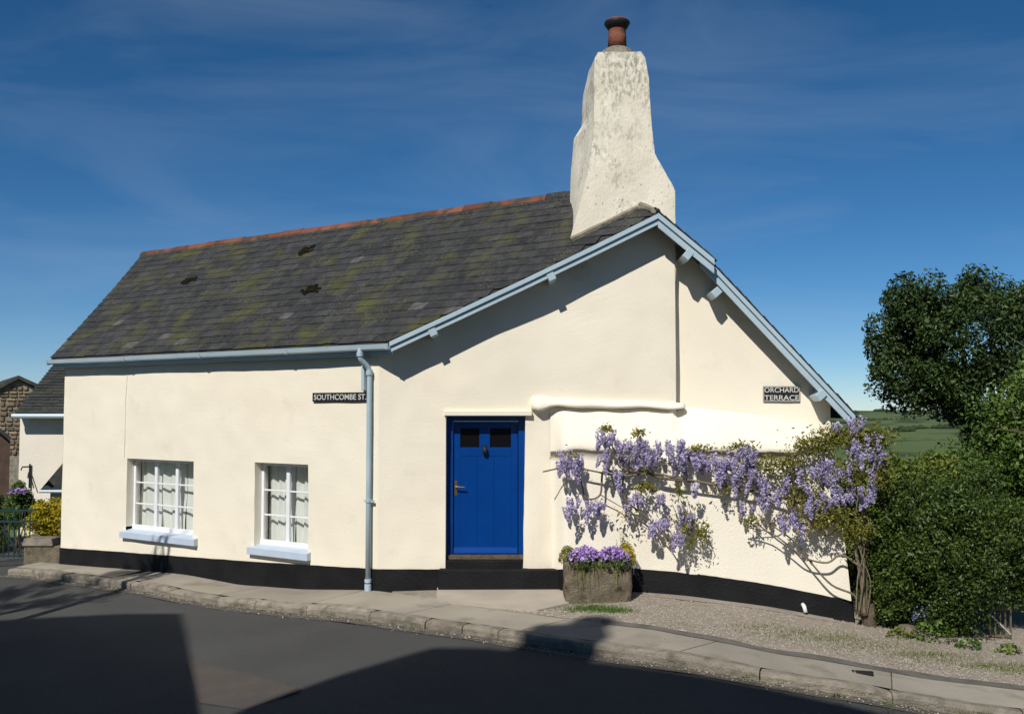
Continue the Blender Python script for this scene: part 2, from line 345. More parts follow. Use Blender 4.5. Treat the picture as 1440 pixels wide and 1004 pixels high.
def s_of_px(px):                   # kerb length at an image column
    b = min(range(400), key=lambda i: abs((lambda p: 720 + F * p.x / p.y)(kerb_at(KS[-1] * i / 399)) - px)); return KS[-1] * b / 399
pave = MB(); ss = cuts(0, KS[-1], 0.4)
pave.grid(lambda s, w: (lambda p: (p.x, p.y, zg(p.x, p.y) - 0.03))(kerb_at(s, w)), ss, [0.05, 0.4, 0.85])
pavement = pave.build('pavement', 'gutter_dust', kind='structure')
# kerb stones, each its own
joints = [0.0]
while joints[-1] < KS[-1] - 1.0: joints.append(joints[-1] + random.uniform(0.75, 1.35))
fixed = [s_of_px(q) for q in (523, 600, 700, 815, 1062, 1247)]
joints = sorted([j for j in joints if all(abs(j - f) > 0.45 for f in fixed)] + fixed) + [KS[-1]]
for a, b in zip(joints[:-1], joints[1:]):
    if b - a < 0.2: continue
    a += 0.006; b -= 0.006; mb = MB(); n = 8; o1, o2, o3 = [random.uniform(-.010, .010) for _ in range(3)]
    prof = [(0.012 + o1, -0.22), (0.004 + o1, -0.075), (0.0 + o1, -0.03), (0.012 + o1, 0.0), (0.035, 0.012 + o3), (0.10, 0.014 + o3), (0.145, 0.010 + o3), (0.15, -0.2)]
    V = []; m = len(prof)
    for i in range(n + 1):
        s = a + (b - a) * i / n; r_ = 0.014 if i in (0, n) else 0
        for k, (w, dz) in enumerate(prof):
            p = kerb_at(s, w + 0.009 * nz(s * 5, k * 2.1, 3)); V.append((p.x, p.y, zg(p.x, p.y) + dz - (r_ if 1 < k < 7 else 0) + 0.009 * nz(s * 4, k * 3.3, 8)))
    Fs = [[i * m + j, i * m + (j + 1) % m, (i + 1) * m + (j + 1) % m, (i + 1) * m + j] for i in range(n) for j in range(m)] + [list(range(m)), [n * m + j for j in range(m)]]
    obj('kerb_stone', V, Fs, 'granite', pavement)
# concrete bays of the pavement
def back_off(s):                   # width of the pavement behind the kerb
    p = kerb_at(s); d = 0.85
    for _ in range(30):
        q = kerb_at(s, d)
        if (q - Vector((C0.x, C0.y, 0))).dot(NL) < 0.03 and q.x < -1.6: d -= 0.03
    return max(0.3, d)
bj = [0.0] + [s_of_px(q) for q in (150, 300, 430, 560, 722, 945, 1250)] + [KS[-1]]
for a, b in zip(bj[:-1], bj[1:]):
    mb = MB(); sl_ = cuts(a + 0.006, b - 0.006, 0.15); ws = [0, .15, .3, .45, .6, .75, .9, 1.0]; sh = 0.22
    def f(s, w):
        bo = 0.86 if s > s_of_px_540 else min(1.6, wall_gap(s)); q = kerb_at(s + sh * w * (1 if a > 0.1 else 0), 0.155 + (bo - 0.155) * w)
        return (q.x, q.y, zg(q.x, q.y) + 0.004 + 0.006 * nz(q.x * 1.5, q.y * 1.5, 2))
    s_of_px_540 = s_of_px(545)
    def wall_gap(s):
        q = kerb_at(s); e = kerb_at(s, 1) - q; t = (Vector((C0.x, C0.y, 0)) - q).dot(NL) / e.dot(NL) if abs(e.dot(NL)) > .1 else 1
        return max(0.3, t + 0.02) if s < s_of_px_540 else 0.86
    mb.grid(f, sl_, ws); mb.build('concrete_bay', 'concrete', pavement)
# dusty channel by the kerb, red worn patch
mb = MB(); mb.grid(lambda s, w: (lambda p: (p.x, p.y, zg(p.x, p.y) - 0.102 + 0.012 * (1 if w > -0.05 else 0)))(kerb_at(s, w * (1 + 0.25 * nz(s * 1.7, 4)) if w < -.05 else w)), cuts(0, KS[-1], 0.12), [-0.16, -0.08, 0.03])
mb.build('gutter_channel', 'gutter_dust', kind='structure')
q = [hg(*p, -0.12) for p in ((262, 930), (300, 938), (360, 952), (425, 972), (345, 1000), (280, 990))]
mb = MB(); c = sum(q, Vector()) / 6
V = [(p.x, p.y, zg(p.x, p.y) - 0.103) for p in [c] + q]; mb.add(V, [[0, i, i % 6 + 1] for i in range(1, 7)]); mb.build('worn_road_patch', 'asphalt_red', kind='structure')
# gravel forecourt and tar strip
def back_line(x):                 # y of the pavement's rear edge
    b = min((kerb_at(s, 0.86) for s in np.linspace(s_of_px(545), KS[-1], 90)), key=lambda p: abs(p.x - x)); return b.y
BLX = np.linspace(-1.2, 9.0, 60); BLY = np.array([back_line(x) for x in BLX])
bl = lambda x: float(np.interp(x, BLX, BLY))
mb = MB(); mb.grid(lambda x, w: (x, bl(x) + w, zg(x, bl(x) + w) - 0.004 + 0.012 * nz(x * 2, w * 2) * min(1, w * 3)), cuts(-1.6, 9.0, 0.2), [0.0, .1, .25, .4, .6, .8, 1.0, 1.3, 1.6, 2, 2.5, 3.2, 4.2, 5.5, 8])
forecourt = mb.build('gravel_forecourt', 'gravel_bed', smooth=True, kind='structure')
mb = MB(); x0 = hg(880, 868).x
mb.grid(lambda x, w: (x, bl(x) - 0.03 + w * (1 + .3 * nz(x * 2, 7)), zg(x, bl(x) + w) + 0.0085), cuts(x0 - 0.3, 9, 0.15), [0.0, 0.1, 0.2]); mb.build('tar_strip', 'tar_strip', kind='structure')
mb = MB(); mb.grid(lambda x, w: (x, y3(x) + 0.05 - w * (1 + .4 * nz(x * 2, 2)), zg(x, y3(x) - w) + 0.014 - w * .04), cuts(hg(890, 835).x, X3b - .3, 0.12), [0, .12, .24]); mb.build('cement_fillet', 'concrete', kind='structure')
# sloping concrete pad at the door
pad = [hg(*p) for p in ((613, 826), (790, 824), (800, 850), (755, 860), (614, 847))]
mb = MB(); top = [(p.x, p.y + (0.25 if i < 2 else 0), zg(p.x, p.y) + (0.045 if i < 2 else 0.022)) for i, p in enumerate(pad)]
mb.prism(top, (0, 0, -0.1)); mb.build('door_apron', 'apron', kind='structure')

# ------------------------------------------------------------------ cottage
cottage = empty('cottage', (C0.x, C0.y, zg(C0.x, C0.y)), 'cream rendered cottage with mossy slate roof, blue door and tall chimney', 'cottage')
ridge_slope = (A.z - E.z) / (A - E).dot(NB)
def lz(x, y): return E.z + ridge_slope * ((x - E.x) * NB.x + (y - E.y) * NB.y)
S2 = hy(984, 352, 13.33); R1 = hy(1004, 364, YV); R2 = hy(1202, 583, 13.12)
kU = (R1.z - A.z) / (R1.x - A.x); kD = (R2.z - S2.z) / (R2.x - S2.x)
def rz(x, y): return A.z + kU * (x - A.x)
def dz_(x, y): return S2.z + kD * (x - S2.x)
# ridge: on the street slope where the ray of the ridge's right end meets it
d = ray(800, 274); n_ = Vector((-ridge_slope * NB.x, -ridge_slope * NB.y, 1)); RG = CAMP + d * ((E - CAMP).dot(n_) / d.dot(n_))
DR = (RG - E).dot(NB); ZR = RG.z
def roof_pt(a, b, up=0.0):        # a along the eave to the left, b 0..1 up the slope
    q = E + UL * a + NB * (DR * b); return Vector((q.x, q.y, E.z + (ZR - E.z) * b - 0.035 * math.sin(math.pi * b) + up))
def a_at(px, py_guess, b):
    lo, hi = -3, 14
    for _ in range(50):
        m = (lo + hi) / 2; p = roof_pt(m, b)
        if 720 + F * p.x / p.y > px: lo = m
        else: hi = m
    return lo
aE, aR = a_at(71, 0, 0), a_at(199, 0, 1)
bA = (A - E).dot(NB) / DR; aA = (A - E).dot(UL)
aH = (A.x + (ZR - A.z) / kU - E.x - NB.x * DR) / UL.x          # where the hip meets the ridge
def a_min(b): return aA * b / bA if b <= bA else aA + (b - bA) * (aH - aA) / (1 - bA)
def a_max(b): return aE + (aR - aE) * b
LEFT_END = pl(87, 700)[0]
# street wall
w1 = [(178, 644), (272, 649), (272, 757), (178, 746)]; w2_ = [(359, 650), (434, 653), (433, 778), (357, 767)]
def opening(q):
    P = [pl(*p) for p in q]; return ((P[1][0] + P[2][0]) / 2, (P[0][0] + P[3][0]) / 2, (P[2][1] + P[3][1]) / 2, (P[0][1] + P[1][1]) / 2)   # s_right, s_left, z0, z1
OW = [opening(w1), opening(w2_)]
def top_l(s): return lz(PL(s, 0).x, PL(s, 0).y) - 0.09
def wl(s, z, d=0.0):
    f = min(1, max(0, s) / 0.2); return PL(s, z, d + f * (0.022 * nz(s * .8, z * .8, 1) + 0.007 * nz(s * 3.1, z * 3.1, 5)))
ss = cuts(0, LEFT_END, 0.09, [v for o in OW for v in o[:2]]); zs = cuts(-0.75, top_l(2), 0.09, [v for o in OW for v in o[2:]])
inside = lambda s, z: any(o[0] < s < o[1] and o[2] < z < o[3] for o in OW)
mb = MB(); mb.grid(lambda s, z: wl(s, z), ss, zs, inside)
mb.grid(lambda w, z: PL(LEFT_END, z) + NB * w, [0, 5.0], [-0.9, 2, 3.2])
for o in OW:
    so_ = [s for s in ss if o[0] <= s <= o[1]]; zo = [z for z in zs if o[2] <= z <= o[3]]
    for zz in (o[2], o[3]): mb.grid(lambda s, w: wl(s, zz) - NL * w, so_, [0, 0.26])
    for sx in (o[0], o[1]): mb.grid(lambda z, w: wl(sx, z) - NL * w, zo, [0, 0.26])
mb.build('street_wall', 'cream', cottage, smooth=False)
def zline(pts, fn):
    P = sorted([fn(*p) for p in pts]); return lambda s: float(np.interp(s, [p[0] for p in P], [p[1] for p in P]))
pt = zline([(86, 770), (160, 775), (349, 789), (480, 797), (532, 800)], pl)
mb = MB(); mb.grid(lambda s, t: wl(s, -0.8 + (pt(s) + 0.006 * nz(s * 4, 2) + 0.8) * t, 0.012), cuts(0.0, LEFT_END + .01, 0.09), cuts(0, 1, 0.1)); 
ptop = cuts(0.0, LEFT_END + .01, 0.09); mb.grid(lambda s, w: wl(s, pt(s) + 0.006 * nz(s * 4, 2), 0.012 - w), ptop, [0, 0.03]); mb.build('plinth', 'plinth_black', cottage)
# gable wall with the door
def xp(px, y=YW): return hy(px, 600, y).x
DX0, DX1 = xp(627), xp(739); DZ1 = hy(680, 585, YW).z; DZ0 = hy(680, 800, YW).z; XR = O2.x; zb_ = 2.62
def top_g(x): return min(lz(x, YW), rz(x, YW)) - 0.09
def wg(x, z, d=0.0):
    f = min(1, max(0, x - C0.x) / 0.2); bulge = 0.03 * math.exp(-((x - DX1 - .12) / .2) ** 2) * (1 - sstep(1.6, 2.3, z))
    return Vector((x, YW - d - bulge - f * (0.028 * nz(x * .8, z * .8, 11) + 0.008 * nz(x * 3.1, z * 3.1, 15)), z))
xs = cuts(C0.x, XR, 0.09, [DX0, DX1]); zl = cuts(-0.75, zb_, 0.09, [DZ0, DZ1])
indoor = lambda x, z: DX0 < x < DX1 and DZ0 < z < DZ1
def warp(x, z):                      # the plaster edge right of the door wanders
    return x - (0.035 * (1 - (z - DZ0) / (DZ1 - DZ0)) + .008 * nz(z * 3, 1) if abs(x - DX1) < 1e-4 and DZ0 - .01 < z < DZ1 else 0)
mb = MB(); mb.grid(lambda x, z: wg(warp(x, z), z), xs, zl, indoor)
mb.grid(lambda x, t: wg(x, zb_ + (top_g(x) - zb_) * t), xs, cuts(0, 1, 0.04))
for xx in (DX0, DX1): mb.grid(lambda z, w: wg(warp(xx, z), z) + Vector((0, w, 0)), [z for z in zl if DZ0 <= z <= DZ1], [0, 0.36])
mb.grid(lambda x, w: wg(x, DZ1) + Vector((0, w, 0)), [x for x in xs if DX0 <= x <= DX1], [0, 0.3])
mb.grid(lambda z, w: wg(XR, z) + Vector((0, w, 0)), cuts(-0.7, top_g(XR), 0.15), [0, 0.35])
mb.build('gable_wall', 'cream', cottage)
pg = zline([(532, 800), (627, 800), (739, 798), (800, 806)], lambda a, b: (hy(a, b, YW).x, hy(a, b, YW).z))
for a, b in ((C0.x, DX0), (DX1 - .03, xp(800))):
    mb = MB(); mb.grid(lambda x, t: wg(x, -0.8 + (pg(x) + 0.005 * nz(x * 4, 3) + 0.8) * t, 0.012), cuts(a, b, 0.09), cuts(0, 1, 0.1))
    mb.grid(lambda x, w: wg(x, pg(x) + 0.005 * nz(x * 4, 3), 0.012 - w), cuts(a, b, 0.09), [0, 0.04]); mb.build('plinth', 'plinth_black', cottage)
# set-back wall on the right
s2e = p2(1168, 600)[0]
def top_2(s): q = P2(s, 0); return dz_(q.x, q.y) - 0.10
mb = MB(); mb.grid(lambda s, t: P2(s, 0.3 + (top_2(s) - 0.3) * t, 0.018 * nz(s, t * 3, 4) + .006 * nz(s * 3, t * 9, 6)), cuts(-0.12, s2e, 0.09), cuts(0, 1, 0.035))
mb.grid(lambda t, w: P2(s2e, 0.3 + (top_2(s2e) - 0.3) * t) + Vector((0, w, 0)), cuts(0, 1, .2), [0, 4.5]); mb.build('set_back_wall', 'cream', cottage)
# thick lower wall with a sloping weathered top
z_drip = zline([(770, 629), (793, 629), (960, 631), (1120, 633), (1165, 618), (1205, 612)], lambda a, b: (h3(a, b).x, h3(a, b).z))
z_top = zline([(770, 574), (793, 572), (965, 572), (1060, 582), (1165, 604), (1205, 606)], lambda a, b: (hy(a, b, 13.5).x, hy(a, b, 13.5).z))
x_l, x_ru, x_rl = xp(774, 13.5), h3(1169, 610).x, X3b
ZB = -0.95
def skirt(u, k, d=0.0):
    """u across 0..1; k up the profile: 0..1 wall face, 1..2 drip lip, 2..3 weathering"""
    zd = z_drip(x_l + (x_ru - x_l) * u); t = min(k, 1.0); xr_ = x_rl + 0.03 + (x_ru - x_rl) * t
    x = x_l + (xr_ - x_l) * u; dep = sstep(0.0, 0.055, u)
    wall_y = YW if x < XR else (O2.y - math.tan(A8) * (x - O2.x))
    zd += 0.030 * nz(x * 2.6, 1.7, 3) + 0.018 * nz(x * 8, 2.2) - 0.02 * sstep(.08, .02, u)
    yb = y3(x) + 0.05 * t
    if k <= 1: y, z = yb, ZB + (zd - 0.03 - ZB) * k; y -= 0.028 * nz(x * .9, z * .9, 21) + 0.010 * nz(x * 3.5, z * 3.5, 25)
    elif k <= 2:
        q = k - 1; lip = 0.03 + 0.045 * nz(x * 2.1, 6.1); y = yb - lip * math.sin(q * math.pi * .5); z = zd - 0.03 + 0.05 * q ** 2 - .018 * math.sin(q * math.pi)
    else:
        q = k - 2; zt = z_top(x); y0 = yb - 0.03 - 0.045 * nz(x * 2.1, 6.1); y = y0 + (wall_y - 0.0 - y0) * q; z = zd + 0.02 + (zt - zd - 0.02) * (q ** 0.8)
        y -= (0.012 * nz(x * 2, q * 2, 31)) * math.sin(q * math.pi)
    y = wall_y + (y - wall_y) * dep
    return Vector((x, y - d, z))
us = [0, .012, .024, .036, .048, .06] + cuts(0.08, 1, 0.022); ks = cuts(0, 1, 0.05) + [1.25, 1.5, 1.75, 2.0] + [2.1, 2.25, 2.4, 2.55, 2.7, 2.85, 3.0]
mb = MB(); mb.grid(lambda u, k: skirt(u, k), us, ks)
mb.grid(lambda k, w: skirt(1.0, k) + Vector((0, w, 0)), ks, [0, 0.6]); mb.build('lower_wall', 'cream_skirt', cottage, smooth=True)
p3 = zline([(770, 808), (793, 800), (893, 799), (960, 805), (1060, 817), (1140, 832), (1206, 846)], lambda a, b: (h3(a, b).x, h3(a, b).z))
def kz(u): 
    x = x_l + (x_rl - x_l) * u; zd = z_drip(x_l + (x_ru - x_l) * u) - 0.03; return (p3(x) + .006 * nz(x * 4, 9) - ZB) / (zd - ZB)
mb = MB(); mb.grid(lambda u, t: skirt(u, kz(u) * t, 0.012), us, cuts(0, 1, 0.1)); mb.grid(lambda u, w: skirt(u, kz(u), 0.012 - w), us, [0, .04])
mb.grid(lambda t, w: skirt(1.0, kz(1.0) * t, .012) + Vector((.012, w, 0)), cuts(0, 1, .2), [0, .6]); mb.build('plinth', 'plinth_black', cottage, smooth=True)
# projecting ledge above it
mb = MB(); V = []; n = 44; prof = [(-.05, 1.0), (0.03, 0.98), (0.08, 0.80), (0.13, 0.52), (0.155, 0.20), (0.145, -.02), (0.10, -0.10), (-.05, 0.05)]
for i in range(n + 1):
    px = 747 + (966 - 747) * i / n; ty = 556 + 4 * sstep(0, .2, i / n) + 9 * (i / n) ** 2 * 0.9; by = 571 + 3 * (i / n) + (5 * math.exp(-((i / n - .06) / .06) ** 2))
    g = min(1, 0.35 + i / 3) * min(1, 0.3 + (n - i) / 2.5); x = hy(px, ty, 13.36).x; zt, zb2 = hy(px, ty, 13.42).z, hy(px, by, 13.36).z
    for dd, fz in prof:
        V.append((x, YW - dd * .82 * g * (1 + 0.45 * nz(x * 2.3, 3)) if dd > 0 else YW + .2, zb2 + (zt - zb2) * fz * (1 if g > .9 else .7 + .3 * g) + 0.024 * nz(x * 2.6, fz * 1.5, 4)))
m = len(prof); mb.add(V, [[i * m + j, i * m + (j + 1) % m, (i + 1) * m + (j + 1) % m, (i + 1) * m + j] for i in range(n) for j in range(m)] + [list(range(m)), [n * m + j for j in range(m)]])
mb.build('ledge', 'cream_skirt', cottage, smooth=True)
# back and hidden sides (plain)
mb = MB(); RB = Vector((P2(s2e, 0).x, P2(s2e, 0).y, 0)); mb.grid(lambda t, z: RB + Vector((0, 4.5, 0)) + (PL(LEFT_END, 0) + NB * 5.0 - RB - Vector((0, 4.5, 0))) * t + Vector((0, 0, z)), [0, 1], [-.9, 2.2]); mb.build('rear_wall', 'cream', cottage)
LE = PL(LEFT_END, 0); mb = MB(); mb.add([PL(LEFT_END, 3.2), PL(LEFT_END, 3.2) + NB * 5.0, PL(LEFT_END, ZR - .15) + NB * (DR - .2)], [(0, 1, 2)]); mb.build('end_gable', 'cream', cottage)

# ---- roof
TH = 0.055
mb = MB(); nb_ = 10
def under(a, b): return roof_pt(a, b, -TH)
bs = sorted([i / nb_ for i in range(nb_ + 1)] + [bA])
for fn in (lambda b, t: roof_pt(a_min(b) + (a_max(b) - a_min(b)) * t, b, -0.004), lambda b, t: under(a_min(b) + (a_max(b) - a_min(b)) * t, b)): mb.grid(fn, bs, [0, .25, .5, .75, 1])
for t in (0, 1): mb.grid(lambda b, w: roof_pt(a_min(b) + (a_max(b) - a_min(b)) * t, b, -w), bs, [.004, TH])
mb.grid(lambda t, w: roof_pt(a_max(0) * t, 0, -w), [0, 1], [.004, TH])
roof = mb.build('roof', 'slate', cottage)
RL, RRt = roof_pt(aR, 1), roof_pt(a_min(1), 1)
def slab(poly, name, mat='slate', th=TH):
    mb = MB(); mb.prism(poly, (0, 0, -th)); return mb.build(name, mat, roof)
bk = NB * 2.6 + Vector((0, 0, -2.0))
slab([RL, RRt, RRt + Vector((1.6, 2.2, -2.0)), RL + bk], 'rear_slope')
XU = RRt.x
slab([A, R1, R1 + Vector((0, 1.6, 0)), Vector((XU, RRt.y + .3, rz(XU, 0))), Vector((XU, RRt.y, rz(XU, 0)))], 'upper_right_slope')
slab([S2, R2, R2 + Vector((0, 4.8, 0)), Vector((S2.x, R2.y + 4.8, S2.z)), ], 'lower_right_slope')
# right slopes: slate edges stepping down the verge, courses behind
rs = MB()
def course(P, Q, depth, n):
    ux = (Q - P) / n; nrm = Vector((-(Q - P).z, 0, (Q - P).x)).normalized()
    for i in range(n):
        y = -0.02
        while y < depth:
            w = random.uniform(.2, .32); o = P + ux * i + Vector((0, y, 0)); k = random.uniform(-.004, .004)
            rs.box(o + ux * 0.62 + Vector((0, w / 2, 0)) + nrm * (0.012 + k), ux * .66 - nrm * .007, Vector((0, w / 2 - .003, 0)), nrm * .006); y += w
course(A + Vector((-.05, 0, .05)), R1 + Vector((0, 0, 0)), 1.5, 6); course(S2, R2, 4.6, 17)
rs.build('right_slope_slates', 'slate', roof, kind='stuff')
# street slope slates
SL = math.hypot(DR, ZR - E.z); NC = 19; items = []
for c in range(NC):
    b0 = c / NC - 0.004; b1 = min(1.0, b0 + 1.32 / NC); a = a_min(max(0, b0)) - random.uniform(0, .25); amx = a_max(b1) + .02
    gone = False
    while a < amx:
        w = random.uniform(0.19, 0.31) * (1.1 - .2 * c / NC)
        poly = [(a + .0015, b0), (a + w - .0015, b0), (a + w - .0015, b1), (a + .0015, b1)]
        jit = random.uniform(-.02, .02) / NC * 2; poly = [(p, q + (jit if i < 2 else 0)) for i, (p, q) in enumerate(poly)]
        def clip(poly, f):
            out = []
            for i in range(len(poly)):
                p, q = poly[i], poly[(i + 1) % len(poly)]; fp, fq = f(*p), f(*q)
                if fp >= 0: out.append(p)
                if fp * fq < 0: t = fp / (fp - fq); out.append((p[0] + (q[0] - p[0]) * t, p[1] + (q[1] - p[1]) * t))
            return out
        full = len(poly)
        poly = clip(poly, lambda x, y: x - (a_min(y) - .012)); poly = clip(poly, lambda x, y: a_max(y) + .025 - x) if poly else poly
        if len(poly) >= 3:
            k = random.uniform(-.004, .004); V = []
            for th in (0.0, 0.009):
                for (x, y) in poly:
                    t = (y - b0) / (b1 - b0); V.append(roof_pt(x, y, 0.004 + 0.021 * (1 - t) + th + k * (1 - t)))
            cen = sum(V, Vector()) / len(V); items.append((1.0 * w / (cen - CAMP).length ** 2, V, len(poly), cen, c))
        a += w
items.sort(key=lambda t: -t[0])
pale = set(); rest = MB()
def roof_px(v): q = v - CAMP; f_ = q.y * cp + q.z * sp; return 720 + F * q.x / f_, 502 - F * (-q.y * sp + q.z * cp) / f_
SPX = [roof_px(t[3]) for t in items]
for px, py in ((186, 486), (235, 473), (165, 450), (495, 366), (580, 428), (404, 439), (253, 478), (90, 484), (640, 440)):
    j = min(range(len(items)), key=lambda k: (SPX[k][0] - px) ** 2 + 3 * (SPX[k][1] - py) ** 2); pale.add(j)
order = sorted(range(len(items)), key=lambda k: (k not in pale, k)); items = [items[k] for k in order]; pale = set(range(len(pale)))
for i, (_, V, n, cen, c) in enumerate(items):
    Fs = [list(range(n)), list(range(2 * n - 1, n - 1, -1))] + [[j, (j + 1) % n, n + (j + 1) % n, n + j] for j in range(n)]
    if i < 300: obj('slate', V, Fs, 'slate_pale' if i in pale else 'slate', roof)
    else: rest.add(V, Fs)
rest.build('far_slates', 'slate', roof, kind='stuff')
def pale_at(px, py):
    d = ray(px, py); p = CAMP + d * ((E + Vector((0, 0, .04)) - CAMP).dot(n_) / d.dot(n_)); return (p - E).dot(UL), (p - E).dot(NB) / DR
for px, py, sx in ((438, 404, .17), (430, 351, .14), (265, 392, .13), (1008, 355, .0)):
    if not sx: continue
    a, b = pale_at(px, py); mb = MB()
    for k in range(44):
        q = roof_pt(a + random.gauss(0, sx * .5), b + random.gauss(0, .014), .035); r_ = random.uniform(.018, .045)
        mb.lathe([(r_ * .6, -.05), (r_, -.01), (r_ * .8, r_ * .5), (r_ * .2, r_ * .8)], q, 6)
    mb.build('moss_clump', 'moss', roof)
# ridge tiles
a0, a1 = aR + .03, a_at(771, 0, 1); nt_ = 19
for i in range(nt_ + 2):
    a, b = a0 + (a1 - a0) * i / nt_, a0 + (a1 - a0) * (i + 1) / nt_
    if i >= nt_: a, b = a1 + (i - nt_) * -.3, a1 + (i - nt_ + 1) * -.3
    V = []; lift = random.uniform(-.010, .008)
    for t in (a - .004 * (a1 - a0) / abs(a1 - a0), b):
        for off, h in ((-.085, -.075), (-.065, -.035), (-.035, .006), (0, .022), (.035, .006), (.065, -.035), (.085, -.075)):
            for dd in (0, -.018): V.append(roof_pt(t, 1, .035 + h + dd + lift) + NB * (off * (1 + dd * 2)))
    m = 14; Fs = []
    for j in range(6):
        o = 2 * j; Fs += [[o, o + 2, m + o + 2, m + o], [o + 1, m + o + 1, m + o + 3, o + 3], [o, o + 1, o + 3, o + 2], [m + o, m + o + 2, m + o + 3, m + o + 1]]
    Fs += [[0, m, m + 1, 1], [12, 13, m + 13, m + 12]]
    obj('ridge_tile', V, Fs, 'ridge_clay' if i < nt_ else 'slate', roof)
# verge boards
def board(P, Q, h, t, off, drop, name, mat='blue_grey_paint', parent=None, ny=Vector((0, -1, 0))):
    dn = Vector((0, 0, -1)); a = P + dn * drop + ny * off; b = Q + dn * drop + ny * off
    mb = MB(); mb.hexa([a + dn * h, b + dn * h, b + dn * h + ny * t, a + dn * h + ny * t, a, b, b + ny * t, a + ny * t]); return mb.build(name, mat, parent or cottage, bev=.004)
sag = [roof_pt(a_min(bA * i / 8), bA * i / 8) for i in range(9)]
for i in range(0, 8, 2):
    P, Q = sag[i], sag[i + 2]; up = Vector((0, 0, .012))
    board(P + up, Q + up, .125, .028, -.01, .03, 'verge_board'); board(P + up, Q + up, .065, .03, .0185, .012, 'verge_moulding')
board(A, R1, .175, .03, -.01, .03, 'verge_board'); board(A, R1, .08, .03, .0205, .012, 'verge_moulding')
ny2 = N2; board(S2, R2, .185, .03, -.01, .03, 'verge_board', ny=ny2); board(S2, R2, .08, .03, .0205, .012, 'verge_moulding', ny=ny2)
for px, py, pln in ((608, 466, 0), (775, 388, 0), (968, 358, 2), (1008, 411, 3), (1155, 556, 3)):
    q = hy(px, py, YV - .03) if pln < 3 else hy(px, py, 13.11 if px > 1100 else 13.27)
    sl_ = ridge_slope * NB.x if pln == 0 else (kU if pln == 2 else kD); tx = Vector((1, 0, sl_)).normalized(); up = Vector((-tx.z, 0, tx.x))
    mb = MB(); mb.box(q + Vector((0, .30, 0)), tx * .052, (0, .30, 0), up * .062); mb.build('purlin_end', 'blue_grey_paint', cottage, bev=.006)
# gutter, fascia, downpipe
mb = MB(); prof = [(0.0, .055), (.012, .0), (.05, -.03), (.09, -.012), (.105, .05), (.097, .05), (.084, -.004), (.05, -.02), (.018, .006), (.008, .055)]
V = []; gl = [(-0.03 + (aE + .10) * i / 12) for i in range(13)]
for a in gl:
    for w, dz in prof: q = E + UL * a + NL * (w - .03); V.append((q.x, q.y, E.z - .075 + dz + .006 * nz(a * .9, 3)))
m = len(prof); mb.add(V, [[i * m + j, i * m + (j + 1) % m, (i + 1) * m + (j + 1) % m, (i + 1) * m + j] for i in range(12) for j in range(m)] + [list(range(m)), [12 * m + j for j in range(m)]])
gutter = mb.build('gutter', 'blue_grey_paint', cottage, smooth=False)
for a in (0.0, 1.9, 3.8, 5.7, aE + .02):
    mb = MB(); V = []
    for e in (-.03, .03):
        for w, dz in prof[:5]: q = E + UL * (a + e) + NL * (w - .03 + (.006 if w > .03 else -.004)); V.append((q.x, q.y, E.z - .077 + dz * 1.02 - .005))
    mb.add(V, [[j, j + 1, 5 + j + 1, 5 + j] for j in range(4)]); mb.build('gutter_joint', 'blue_grey_paint', gutter)
mb = MB(); q = E + UL * (aE / 2) + NL * -.06; mb.box((q.x, q.y, E.z - .10), UL * (aE / 2), NL * .012, (0, 0, .07)); mb.build('fascia', 'blue_grey_paint', cottage)
s_d = pl(518.5, 700, .06)[0]; zt_ = E.z - .10; pd = lambda z, d, ds=0: PL(s_d + ds, z, d)
zgd = zg(pd(0, .06).x, pd(0, .06).y)
mb = MB(); mb.tube(smooth_path([pd(zt_ + .02, .20, .05), pd(zt_ - .06, .20, .05), pd(zt_ - .12, .18, .045), pd(zt_ - .22, .085, .01), pd(zt_ - .30, .065, 0), pd(zt_ - .5, .062, 0)], 5) + [pd(1.5, .062), pd(zgd + .12, .062)], .036, 12)
downpipe = mb.build('downpipe', 'blue_grey_paint', cottage, smooth=True)
for z, d, ds, h in ((zt_ - .05, .20, .05, .03), (zt_ - .30, .066, 0, .03), (pl(518, 703)[1], .062, 0, .022), (zgd + .14, .062, 0, .025), (zgd + .05, .062, 0, .05)):
    mb = MB(); mb.lathe([(.036, -h), (.047, -h * .9), (.047, h * .9), (.036, h)], pd(z, d, ds), 14); mb.build('pipe_collar', 'blue_grey_paint', downpipe)
mb = MB(); mb.box(pd(pl(518, 704)[1], .05, -.0), UL * .085, NL * .012, (0, 0, .012)); mb.build('pipe_bracket', 'blue_grey_paint', downpipe)
s_c = pl(512.5, 530, .03)[0]; mb = MB(); mb.box(PL(s_c, (pl(512, 516)[1] + pl(512, 548)[1]) / 2, .045), UL * .028, NL * .025, (0, 0, .17)); mb.build('vent_pipe', 'blue_grey_paint', cottage, bev=.005)
sC, zC = pl(177.5, 530); mb = MB(); mb.tube(smooth_path([wl(sC, top_l(5) - .05, .008), wl(sC - .01, zC, .007), wl(sC + .015, zC - .45, .006), wl(sC, zC - .8, .006), wl(sC, OW[0][3] + .02, .006)], 4), .005, 6); mb.build('cable', 'cream', cottage)

